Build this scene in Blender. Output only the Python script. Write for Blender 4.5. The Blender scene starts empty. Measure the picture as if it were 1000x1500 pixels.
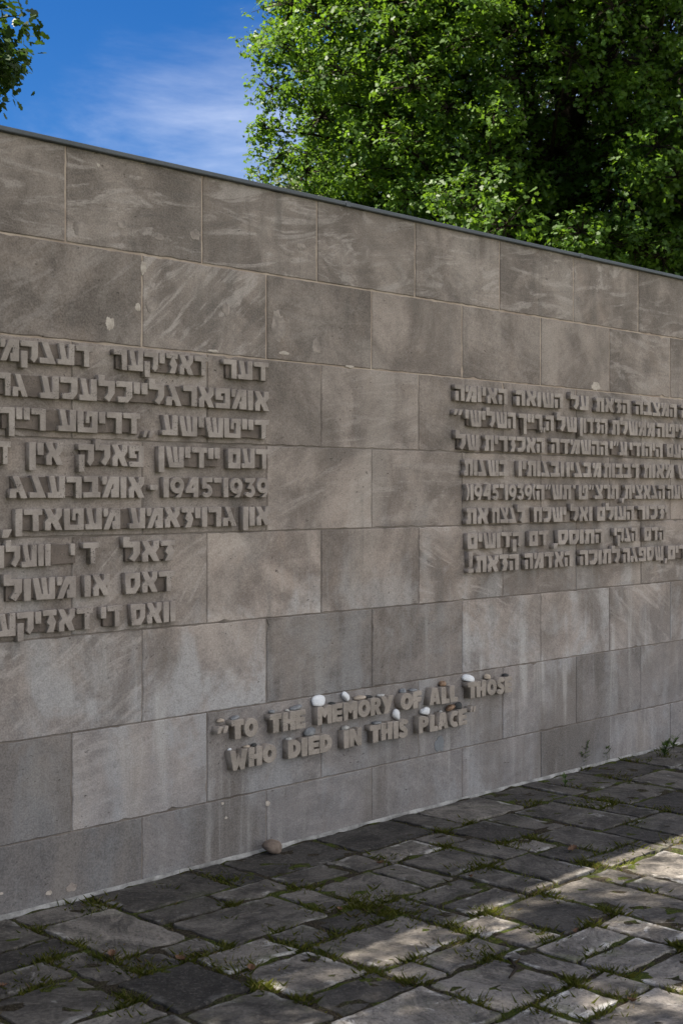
import bpy, bmesh, math, random
import numpy as np
from mathutils import Vector, Matrix

random.seed(7)
RNG = np.random.default_rng(11)
SC = bpy.context.scene
COL = SC.collection
R = math.radians

# ------------------------------------------------------------------ camera
EYE = 1.6
FPX = 1950.0                                   # focal length in photo pixels (photo 1000 x 1500)
cam_d = bpy.data.cameras.new('camera')
cam = bpy.data.objects.new('camera', cam_d)
COL.objects.link(cam)
cam.location = (0, 0, EYE)
cam.rotation_euler = (R(90), 0, 0)
cam_d.sensor_width = 36
cam_d.lens = FPX / 1500 * 36
cam_d.shift_y = -29 / 1500
cam_d.clip_end = 3000
cam_d.dof.use_dof = True
cam_d.dof.focus_distance = 6.8
cam_d.dof.aperture_fstop = 8.0
SC.camera = cam

# ------------------------------------------------------------------ sky and sun
SUN_EL, SUN_AZ = 57.0, -98.0                  # azimuth from the viewing direction, clockwise positive
w = bpy.data.worlds.new('World')
SC.world = w
w.use_nodes = True
nt = w.node_tree
nt.nodes.clear()
def N(tree, typ, **kw):
    n = tree.nodes.new(typ)
    for k, v in kw.items():
        setattr(n, k, v)
    return n
def setin(n, **kw):
    for k, v in kw.items():
        n.inputs[k.replace('_', ' ')].default_value = v
wo = N(nt, 'ShaderNodeOutputWorld')
bg = N(nt, 'ShaderNodeBackground')
bg.inputs['Strength'].default_value = 0.10
sky = N(nt, 'ShaderNodeTexSky', sky_type='NISHITA', sun_disc=False)
sky.sun_elevation = R(SUN_EL)
sky.sun_rotation = R(SUN_AZ)
sky.altitude = 800
sky.air_density = 1.0
sky.dust_density = 0.3
sky.ozone_density = 4.0
hsv = N(nt, 'ShaderNodeHueSaturation')
hsv.inputs['Hue'].default_value = 0.51
hsv.inputs['Saturation'].default_value = 1.36
hsv.inputs['Value'].default_value = 0.42
nt.links.new(sky.outputs[0], hsv.inputs['Color'])
tc = N(nt, 'ShaderNodeTexCoord')
sep = N(nt, 'ShaderNodeSeparateXYZ')
nt.links.new(tc.outputs['Generated'], sep.inputs[0])
# wispy cirrus: direction projected on a cloud layer, stretched
zc = N(nt, 'ShaderNodeMath', operation='MAXIMUM'); zc.inputs[1].default_value = 0.05
nt.links.new(sep.outputs['Z'], zc.inputs[0])
dv = N(nt, 'ShaderNodeVectorMath', operation='DIVIDE')
cz = N(nt, 'ShaderNodeCombineXYZ')
for k in range(3):
    nt.links.new(zc.outputs[0], cz.inputs[k])
nt.links.new(tc.outputs['Generated'], dv.inputs[0]); nt.links.new(cz.outputs[0], dv.inputs[1])
mp = N(nt, 'ShaderNodeMapping')
mp.inputs['Rotation'].default_value = (0, 0, R(35))
mp.inputs['Scale'].default_value = (0.9, 0.42, 1.0)
mp.inputs['Location'].default_value = (2.9, 1.3, 0.4)
nt.links.new(dv.outputs[0], mp.inputs['Vector'])
cn = N(nt, 'ShaderNodeTexNoise')
setin(cn, Scale=0.9, Detail=10.0, Roughness=0.6, Distortion=0.5)
nt.links.new(mp.outputs[0], cn.inputs['Vector'])
cr = N(nt, 'ShaderNodeMapRange', interpolation_type='SMOOTHSTEP')
setin(cr, From_Min=0.47, From_Max=1.2, To_Min=0.0, To_Max=0.95)
nt.links.new(cn.outputs['Fac'], cr.inputs['Value'])
# more cloud low down; unseen bright lobe behind camera, added to light the wall
lo = N(nt, 'ShaderNodeMapRange', interpolation_type='SMOOTHSTEP')
setin(lo, From_Min=0.36, From_Max=0.22, To_Min=0.0, To_Max=0.13)
nt.links.new(sep.outputs['Z'], lo.inputs['Value'])
bk = N(nt, 'ShaderNodeMapRange', interpolation_type='SMOOTHSTEP')
setin(bk, From_Min=0.30, From_Max=0.95, To_Min=0.0, To_Max=0.42)
dt = N(nt, 'ShaderNodeVectorMath', operation='DOT_PRODUCT')
dt.inputs[1].default_value = (0.62, -0.46, 0.635)
nt.links.new(tc.outputs['Generated'], dt.inputs[0])
nt.links.new(dt.outputs['Value'], bk.inputs['Value'])
ad = N(nt, 'ShaderNodeMath', operation='ADD')
nt.links.new(lo.outputs[0], ad.inputs[0]); nt.links.new(bk.outputs[0], ad.inputs[1])
ad2 = N(nt, 'ShaderNodeMath', operation='ADD')
nt.links.new(cn.outputs['Fac'], ad2.inputs[0]); nt.links.new(ad.outputs[0], ad2.inputs[1])
cd_ = N(nt, 'ShaderNodeVectorMath', operation='DOT_PRODUCT'); cd_.inputs[1].default_value = (-0.2225, 0.9380, 0.2600)
nrmz = N(nt, 'ShaderNodeVectorMath', operation='NORMALIZE')
nt.links.new(tc.outputs['Generated'], nrmz.inputs[0]); nt.links.new(nrmz.outputs[0], cd_.inputs[0])
cw = N(nt, 'ShaderNodeMapRange', interpolation_type='SMOOTHSTEP'); setin(cw, From_Min=0.9990, From_Max=0.9999, To_Min=0.0, To_Max=1.0)
nt.links.new(cd_.outputs['Value'], cw.inputs['Value'])
cn2 = N(nt, 'ShaderNodeTexNoise'); setin(cn2, Scale=38.0, Detail=6.0, Roughness=0.6)
nt.links.new(tc.outputs['Generated'], cn2.inputs['Vector'])
cw2 = N(nt, 'ShaderNodeMath', operation='MULTIPLY'); nt.links.new(cw.outputs[0], cw2.inputs[0]); nt.links.new(cn2.outputs['Fac'], cw2.inputs[1])
ad3 = N(nt, 'ShaderNodeMath', operation='ADD'); nt.links.new(ad2.outputs[0], ad3.inputs[0]); nt.links.new(cw2.outputs[0], ad3.inputs[1])
nt.links.new(ad3.outputs[0], cr.inputs['Value'])
cm = N(nt, 'ShaderNodeMix', data_type='RGBA')
cm.inputs[7].default_value = (7.5, 7.35, 7.05, 1)
nt.links.new(cr.outputs[0], cm.inputs[0])
nt.links.new(hsv.outputs[0], cm.inputs[6])
nt.links.new(cm.outputs[2], bg.inputs['Color'])
nt.links.new(bg.outputs[0], wo.inputs['Surface'])

sd = bpy.data.lights.new('sun', 'SUN')
sd.energy = 5.0
sd.angle = R(0.53)
sd.color = (1.0, 0.92, 0.81)
sun = bpy.data.objects.new('sun', sd)
COL.objects.link(sun)
sdir = Vector((math.sin(R(SUN_AZ)) * math.cos(R(SUN_EL)), math.cos(R(SUN_AZ)) * math.cos(R(SUN_EL)), math.sin(R(SUN_EL))))
sun.rotation_euler = sdir.to_track_quat('Z', 'Y').to_euler()
sun.location = sdir * 60

SC.view_settings.view_transform = 'Standard'
SC.view_settings.look = 'None'
SC.view_settings.gamma = 1
SC.view_settings.exposure = 1.65
SC.render.engine = 'CYCLES'
SC.cycles.max_bounces = 8
SC.cycles.transparent_max_bounces = 4

# ------------------------------------------------------------------ the wall's own frame: s along it, h up, e out of it
XV, YV, KB = 2420.0, 721.0, 0.2577
Z0 = FPX * EYE / (KB * XV)
PHI = math.atan2(XV - 500, FPX)
T = Vector((math.sin(PHI), math.cos(PHI), 0))
NRM = Vector((math.cos(PHI), -math.sin(PHI), 0))
P0 = Vector((-500 / FPX * Z0, Z0, 0))
WM = Matrix(((T.x, 0, NRM.x, P0.x), (T.y, 0, NRM.y, P0.y), (0, 1, 0, 0), (0, 0, 0, 1)))
def onwall(px, py, e=0.0):
    """a pixel's place on the wall plane, e metres in front of it"""
    q = P0 + NRM * e
    k = (px - 500) / FPX
    # X = k Z ; solve q + s T with X/Z = k
    s = (k * q.y - q.x) / (T.x - k * T.y)
    z = q.y + s * T.y
    return s, EYE - (py - YV) / FPX * z
def ground(px, py, z=0.0):
    Z = FPX * (EYE - z) / (py - YV)
    return Vector(((px - 500) / FPX * Z, Z, z))
def wl(s, h, e):
    return P0 + T * s + NRM * e + Vector((0, 0, h))

# ------------------------------------------------------------------ object helpers
def link(o, parent=None):
    COL.objects.link(o)
    if parent is not None:
        o.parent = parent
    return o
def obj(name, me, mats=(), parent=None):
    for m in (mats if isinstance(mats, (list, tuple)) else [mats]):
        me.materials.append(m)
    return link(bpy.data.objects.new(name, me), parent)
def empty(name, loc=(0, 0, 0), mat=None):
    o = bpy.data.objects.new(name, None)
    o.empty_display_size = 0.1
    COL.objects.link(o)
    if mat is not None:
        o.matrix_world = mat
    else:
        o.location = loc
    return o
def tag(o, label=None, cat=None, group=None, kind=None):
    for k, v in (('label', label), ('category', cat), ('group', group), ('kind', kind)):
        if v:
            o[k] = v
    return o
def pymesh(name, v, f, smooth=False):
    me = bpy.data.meshes.new(name)
    me.from_pydata([tuple(p) for p in v], [], f)
    me.update()
    if smooth:
        me.polygons.foreach_set('use_smooth', [True] * len(me.polygons))
    return me
def npmesh(name, verts, per, smooth=False):
    """verts (n*per,3): n separate polygons of per corners"""
    n = len(verts) // per
    me = bpy.data.meshes.new(name)
    me.vertices.add(n * per)
    me.vertices.foreach_set('co', np.ascontiguousarray(verts, dtype=np.float32).ravel())
    me.loops.add(n * per)
    me.loops.foreach_set('vertex_index', np.arange(n * per, dtype=np.int32))
    me.polygons.add(n)
    me.polygons.foreach_set('loop_start', np.arange(0, n * per, per, dtype=np.int32))
    if smooth:
        me.polygons.foreach_set('use_smooth', np.ones(n, dtype=bool))
    me.update(calc_edges=True)
    return me
def vcol(me, name, data):
    a = me.attributes.new(name, 'FLOAT_COLOR', 'POINT')
    d = np.ones((len(me.vertices), 4), dtype=np.float32)
    d[:, :np.shape(data)[1]] = data
    a.data.foreach_set('color', d.ravel())

# ------------------------------------------------------------------ materials
class MT:
    """a small material builder"""
    def __init__(s, name, rough=0.85, spec=0.3):
        s.m = bpy.data.materials.new(name)
        s.m.use_nodes = True
        s.t = s.m.node_tree
        s.t.nodes.clear()
        s.out = N(s.t, 'ShaderNodeOutputMaterial')
        s.p = N(s.t, 'ShaderNodeBsdfPrincipled')
        s.p.inputs['Roughness'].default_value = rough
        s.p.inputs['Specular IOR Level'].default_value = spec
        s.l(s.p.outputs[0], s.out.inputs['Surface'])
    def l(s, a, b): s.t.links.new(a, b)
    def n(s, typ, **kw): return N(s.t, typ, **kw)
    def obco(s): return s.n('ShaderNodeTexCoord').outputs['Object']
    def attr(s, name):
        a = s.n('ShaderNodeAttribute'); a.attribute_name = name
        return a
    def sepc(s, c):
        x = s.n('ShaderNodeSeparateColor'); s.l(c, x.inputs[0]); return x.outputs
    def noise(s, vec, scale, detail=6, rough=.55, dist=0, mapping=None, rot=None):
        if mapping is not None:
            mm = s.n('ShaderNodeMapping'); mm.inputs['Scale'].default_value = mapping
            if rot is not None: mm.inputs['Rotation'].default_value = rot
            s.l(vec, mm.inputs['Vector']); vec = mm.outputs[0]
        x = s.n('ShaderNodeTexNoise')
        setin(x, Scale=scale, Detail=detail, Roughness=rough, Distortion=dist)
        s.l(vec, x.inputs['Vector'])
        return x.outputs['Fac']
    def rng(s, v, a, b, c=0., d=1., smooth=True):
        x = s.n('ShaderNodeMapRange', interpolation_type='SMOOTHSTEP' if smooth else 'LINEAR')
        setin(x, From_Min=a, From_Max=b, To_Min=c, To_Max=d)
        s.l(v, x.inputs['Value'])
        return x.outputs[0]
    def math(s, op, a, b=None):
        x = s.n('ShaderNodeMath', operation=op)
        for i, q in enumerate((a, b)):
            if q is None: continue
            if isinstance(q, (int, float)): x.inputs[i].default_value = q
            else: s.l(q, x.inputs[i])
        return x.outputs[0]
    def mix(s, f, a, b, mode='MIX'):
        x = s.n('ShaderNodeMix', data_type='RGBA', blend_type=mode)
        for i, q in ((0, f), (6, a), (7, b)):
            if isinstance(q, (int, float)): x.inputs[i].default_value = q
            elif isinstance(q, tuple): x.inputs[i].default_value = (*q, 1)
            else: s.l(q, x.inputs[i])
        return x.outputs[2]
    def col(s, c):
        if isinstance(c, tuple): s.p.inputs['Base Color'].default_value = (*c, 1)
        else: s.l(c, s.p.inputs['Base Color'])
    def bump(s, hgt, strength=.3, dist=.01, prev=None):
        b = s.n('ShaderNodeBump'); setin(b, Strength=strength, Distance=dist)
        s.l(hgt, b.inputs['Height'])
        if prev is not None: s.l(prev, b.inputs['Normal'])
        s.l(b.outputs[0], s.p.inputs['Normal'])
        return b.outputs[0]

def stone_material():
    m = MT('wall_sandstone', .9, .25)
    oc = m.obco()
    a = m.attr('blk'); sc = m.sepc(a.outputs['Color'])
    off = m.n('ShaderNodeVectorMath', operation='MULTIPLY_ADD')
    cb = m.n('ShaderNodeCombineXYZ')
    for k in range(3): m.l(sc[1], cb.inputs[k])
    off.inputs[1].default_value = (41, 23, 17)
    m.l(cb.outputs[0], off.inputs[0]); m.l(oc, off.inputs[2])
    v = off.outputs[0]
    # the bedding runs at its own tilt in every block
    vr = m.n('ShaderNodeVectorRotate', rotation_type='Z_AXIS')
    m.l(v, vr.inputs['Vector']); m.l(m.math('MULTIPLY', m.math('SUBTRACT', sc[1], .5), 1.5), vr.inputs['Angle'])
    blotch = m.noise(v, 3.2, 7, .6, .7)
    bed = m.noise(vr.outputs[0], 1.0, 9, .66, 2.2, mapping=(1.9, 8.5, 3))
    fine = m.noise(v, 150, 3, .65)
    mid = m.noise(v, 26, 5, .65, .2)
    c = m.mix(m.rng(blotch, .34, .68), (.148, .118, .101), (.352, .291, .252))
    bl = m.math('MULTIPLY', m.rng(bed, .50, .62), sc[2])
    c = m.mix(m.math('MULTIPLY', bl, .9), c, (.44, .385, .35))
    bd = m.math('MULTIPLY', m.rng(bed, .48, .30), sc[2])
    c = m.mix(m.math('MULTIPLY', bd, .75), c, (.125, .107, .097))
    # warm rusty patches
    rust = m.noise(v, 1.9, 5, .6, 1.2, mapping=(1.3, .8, 1))
    c = m.mix(m.rng(rust, .54, .78, 0, .55), c, (.30, .225, .175))
    # run-off: pale lime patches and a few streaks, stronger on the lower courses
    sx = m.n('ShaderNodeSeparateXYZ'); m.l(oc, sx.inputs[0])
    streak = m.noise(v, 1.0, 7, .62, .5, mapping=(6.0, 1.1, 1))
    lime = m.noise(v, 2.2, 7, .66, 1.0)
    low = m.rng(sx.outputs[1], 1.75, .6, .05, 1.)
    ls = m.math('MULTIPLY', m.rng(m.math('ADD', m.math('MULTIPLY', streak, .35), m.math('MULTIPLY', lime, .65)), .47, .60), low)
    c = m.mix(m.math('MULTIPLY', ls, .72), c, (.42, .415, .415))
    c = m.mix(m.math('MULTIPLY', m.rng(sx.outputs[1], 1.3, .1), .55), c, (.225, .235, .262))  # even blue-grey tint, stronger towards the foot of the wall
    ds = m.math('MULTIPLY', m.rng(m.math('ADD', m.math('MULTIPLY', streak, .6), m.math('MULTIPLY', blotch, .4)), .46, .34), m.rng(sx.outputs[1], 2.9, .3, .35, .8))
    c = m.mix(m.math('MULTIPLY', ds, .6), c, (.125, .115, .108))
    speck = m.noise(v, 48, 5, .7, .3)
    c = m.mix(m.rng(speck, .52, .68, 0, .34), c, (.105, .09, .08))
    c = m.mix(m.rng(speck, .46, .33, 0, .16), c, (.48, .43, .39))
    wash = m.noise(oc, 1.0, 8, .62, .8, mapping=(1.5, .8, 1))
    c = m.mix(m.rng(wash, .50, .66, 0, .6), c, (.115, .095, .08))
    c = m.mix(m.rng(wash, .47, .34, 0, .40), c, (.43, .375, .33))
    drip = m.noise(oc, 1.0, 6, .6, .3, mapping=(11, .55, 1))
    c = m.mix(m.math('MULTIPLY', m.math('MULTIPLY', m.rng(drip, .50, .68, 0, .75), low), m.rng(m.noise(oc, 1.3, 4, .6), .42, .58)), c, (.43, .415, .40))
    # the block's tone, with painted falloff in the lowest courses
    dk = m.noise(oc, 1.0, 6, .6, .3, mapping=(9, .6, 1))
    c = m.mix(m.math('MULTIPLY', m.rng(dk, .52, .70, 0, .6), m.rng(m.noise(oc, 1.7, 4, .6), .45, .62)), c, (.11, .098, .088))
    hs = m.n('ShaderNodeHueSaturation'); m.l(c, hs.inputs['Color'])
    m.l(m.rng(sc[0], 0, 1, .42, 1.58, False), hs.inputs['Value'])
    c = hs.outputs[0]
    c = m.mix(m.rng(fine, .3, .7, 0, 1), m.mix(.28, c, (.08, .07, .06)), m.mix(.12, c, (.62, .56, .5)))
    # pits, drawn out along the bedding
    pn = m.noise(vr.outputs[0], 1.0, 3, .6, .2, mapping=(40, 85, 40))
    pit = m.math('MULTIPLY', m.rng(pn, .655, .71), m.rng(m.noise(v, 3.5, 5, .65), .50, .62))
    c = m.mix(m.math('MULTIPLY', pit, .8), c, (.07, .058, .048))
    m.col(c)
    b1 = m.bump(m.math('ADD', m.math('MULTIPLY', mid, .7), m.math('MULTIPLY', fine, .35)), .55, .004)
    b2 = m.bump(blotch, .3, .012, b1)
    m.bump(m.math('MULTIPLY', pit, -1), .7, .006, b2)
    return m.m

def letter_material(name, base, dark):
    m = MT(name, .9, .25)
    oc = m.obco()
    g = m.noise(oc, 9, 6, .6, .4); f = m.noise(oc, 190, 3, .65); k = m.noise(oc, 45, 4, .6)
    c = m.mix(m.rng(g, .3, .7), dark, base)
    c = m.mix(m.rng(f, .3, .7, 0, .35), c, tuple(x * .5 for x in base))
    vo = m.n('ShaderNodeTexVoronoi', feature='F1'); setin(vo, Scale=120, Randomness=1.0); m.l(oc, vo.inputs['Vector'])
    pit = m.math('MULTIPLY', m.rng(vo.outputs['Distance'], .34, .16), m.rng(m.noise(oc, 14, 4, .65), .50, .60))
    c = m.mix(m.math('MULTIPLY', pit, .75), c, (.08, .07, .06))
    m.col(c)
    b = m.bump(m.math('ADD', k, m.math('MULTIPLY', f, .5)), .8, .005)
    m.bump(m.math('MULTIPLY', pit, -1), .6, .004, b)
    return m.m

def simple_material(name, c0, c1, scale=8, rough=.8, spec=.3, bump=.3, bdist=.004, fine=120):
    m = MT(name, rough, spec)
    oc = m.obco()
    g = m.noise(oc, scale, 6, .6, .4); f = m.noise(oc, fine, 3, .6)
    c = m.mix(m.rng(g, .32, .68), c0, c1)
    c = m.mix(m.rng(f, .35, .75, 0, .3), c, tuple(x * .45 for x in c0))
    m.col(c)
    if bump: m.bump(m.math('ADD', g, m.math('MULTIPLY', f, .4)), bump, bdist)
    return m.m

def paving_material():
    m = MT('paving_stone', .85, .3)
    oc = m.obco()
    a = m.attr('slab'); sc = m.sepc(a.outputs['Color'])
    cb = m.n('ShaderNodeCombineXYZ')
    for k in range(3): m.l(sc[1], cb.inputs[k])
    off = m.n('ShaderNodeVectorMath', operation='MULTIPLY_ADD'); off.inputs[1].default_value = (37, 19, 11)
    m.l(cb.outputs[0], off.inputs[0]); m.l(oc, off.inputs[2]); v = off.outputs[0]
    vr = m.n('ShaderNodeVectorRotate', rotation_type='Z_AXIS')
    m.l(v, vr.inputs['Vector']); m.l(m.math('MULTIPLY', sc[1], 6.0), vr.inputs['Angle'])
    blotch = m.noise(v, 4.5, 8, .62, .8)
    grain = m.noise(vr.outputs[0], 1.0, 7, .65, .8, mapping=(7, 24, 8))
    fine = m.noise(v, 170, 3, .65)
    mid = m.noise(v, 34, 5, .62)
    c = m.mix(m.rng(blotch, .34, .66), (.033, .0295, .026), (.112, .101, .088))
    c = m.mix(m.rng(grain, .5, .68, 0, .5), c, (.145, .127, .107))
    c = m.mix(m.rng(grain, .47, .3, 0, .6), c, (.026, .023, .02))
    # moss film and pale lime near the edges
    moss = m.noise(v, 6, 6, .65, .5)
    c = m.mix(m.math('MULTIPLY', m.rng(moss, .52, .7, 0, .5), m.rng(sc[2], 0, .6, .25, 1.)), c, (.062, .068, .03))
    wn = m.noise(v, 3.0, 6, .65, .6)
    edge = m.math('MULTIPLY', m.rng(m.math('ADD', sc[2], m.math('MULTIPLY', mid, .45)), .55, 1.05), m.math('MULTIPLY', m.rng(wn, .51, .60), m.rng(m.noise(v, 11, 5, .65), .42, .56)))
    c = m.mix(m.math('MULTIPLY', edge, .65), c, (.28, .27, .25))
    ww = m.noise(vr.outputs[0], 1.0, 7, .7, 1.6, mapping=(5, 9, 4))
    c = m.mix(m.math('MULTIPLY', m.rng(ww, .585, .66), m.rng(wn, .52, .62, 0, .6)), c, (.30, .29, .27))
    hs = m.n('ShaderNodeHueSaturation'); m.l(c, hs.inputs['Color'])
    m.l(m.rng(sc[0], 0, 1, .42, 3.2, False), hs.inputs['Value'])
    c = m.mix(m.rng(fine, .3, .7, 0, .30), hs.outputs[0], (.03, .028, .025))
    m.col(c)
    c2 = m.noise(v, 75, 5, .7)
    c = m.mix(m.rng(c2, .50, .66, 0, .55), c, (.022, .019, .016)); c = m.mix(m.rng(c2, .47, .33, 0, .22), c, (.30, .27, .24)); m.col(c)
    b1 = m.bump(m.math('ADD', m.math('MULTIPLY', mid, .6), m.math('MULTIPLY', c2, .4)), .8, .006)
    b2 = m.bump(grain, .6, .012, b1)
    m.bump(blotch, .7, .03, b2)
    return m.m

def leaf_material(name, c0, c1, trans=.38, tcol=(.17, .27, .035), rough=.5, spec=.28):
    m = MT(name, rough, spec)
    a = m.attr('tint'); sc = m.sepc(a.outputs['Color'])
    c = m.mix(sc[0], c0, c1)
    hs = m.n('ShaderNodeHueSaturation'); m.l(c, hs.inputs['Color'])
    m.l(m.rng(sc[1], 0, 1, .75, 1.3, False), hs.inputs['Value'])
    m.col(hs.outputs[0])
    tr = m.n('ShaderNodeBsdfTranslucent')
    m.l(m.mix(1.0, hs.outputs[0], tuple(x / .075 for x in tcol), 'MULTIPLY') if False else m.mix(sc[0], tuple(x * .8 for x in tcol), tcol), tr.inputs[0])
    ms = m.n('ShaderNodeMixShader'); ms.inputs[0].default_value = trans
    m.l(m.p.outputs[0], ms.inputs[1]); m.l(tr.outputs[0], ms.inputs[2])
    m.l(ms.outputs[0], m.out.inputs['Surface'])
    return m.m

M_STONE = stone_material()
M_LET = letter_material('carved_letter_stone', (.41, .355, .315), (.25, .213, .188))
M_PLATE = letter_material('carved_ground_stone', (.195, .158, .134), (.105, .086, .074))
M_ENG = letter_material('pale_letter_stone', (.39, .338, .292), (.255, .222, .19))
def mortar_material():
    m = MT('mortar', .95, .1)
    oc = m.obco(); sx = m.n('ShaderNodeSeparateXYZ'); m.l(oc, sx.inputs[0])
    g = m.noise(oc, 6, 6, .6, .4)
    up = m.math('ADD', sx.outputs[1], m.math('MULTIPLY', m.math('SUBTRACT', m.noise(oc, 3, 4, .6), .5), .06))
    c = m.mix(m.rng(up, 2.10, 2.16), m.mix(m.rng(g, .3, .7), (.125, .105, .092), (.235, .205, .18)), m.mix(m.rng(g, .3, .7), (.30, .235, .19), (.46, .38, .31)))
    m.col(c); m.bump(m.noise(oc, 90, 4, .6), .5, .004)
    return m.m
M_MORT = mortar_material()
M_COPE = simple_material('lead_grey_sheet', (.055, .064, .074), (.085, .095, .106), 3, .5, .4, .1)
M_PATCH = simple_material('repair_mortar', (.20, .17, .15), (.35, .30, .265), 20, .9, .2, .3)
M_CHIP = simple_material('fresh_chip', (.36, .31, .265), (.52, .46, .40), 30, .9, .2, .3)
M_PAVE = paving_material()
def soil_material():
    m = MT('joint_soil', 1, .1)
    oc = m.obco(); g = m.noise(oc, 9, 6, .65, .5); f = m.noise(oc, 120, 4, .7); k = m.noise(oc, 4, 4, .6)
    c = m.mix(m.rng(f, .35, .65), (.018, .015, .011), (.07, .058, .04))
    m.col(m.mix(m.math('MULTIPLY', m.rng(g, .44, .56), m.rng(k, .40, .55)), c, m.mix(m.rng(f, .35, .65), (.03, .045, .008), (.085, .10, .02))))
    m.bump(f, 1, .012)
    return m.m
M_SOIL = soil_material()
M_BARK = simple_material('oak_bark', (.018, .014, .011), (.05, .04, .031), 10, .95, .1, .8, .02, 40)
# ------------------------------------------------------------------ ground and paving
def make_ground():
    m = MT('lawn', .95, .1)
    oc = m.obco()
    g = m.noise(oc, .5, 6, .6); f = m.noise(oc, 30, 5, .7)
    c = m.mix(m.rng(g, .35, .65), (.035, .055, .014), (.075, .10, .03))
    m.col(m.mix(m.rng(f, .3, .7, 0, .5), c, (.13, .12, .06)))
    m.bump(f, .8, .05)
    L = 600
    o = obj('ground', pymesh('ground', [(-L, -L, -.075), (L, -L, -.075), (L, L, -.075), (-L, L, -.075)], [(0, 1, 2, 3)]), m.m)
    tag(o, kind='structure')
    # soil bed, a little uneven, that fills the joints nearly to the top
    rr = random.Random(12)
    na, nb = 330, 130
    V = [wl(-3.2 + 13.4 * i / na, -.0062 + .006 * math.sin(i * .9 + j * .5) * math.sin(j * 1.3 - i * .21) + rr.uniform(-.004, .004), -.2 + 5.3 * j / nb) for i in range(na + 1) for j in range(nb + 1)]
    F = [(i * (nb + 1) + j, i * (nb + 1) + j + 1, (i + 1) * (nb + 1) + j + 1, (i + 1) * (nb + 1) + j) for i in range(na) for j in range(nb)]
    tag(obj('paving_bed', pymesh('paving_bed', V, F, True), M_SOIL), kind='structure')
make_ground()

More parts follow.
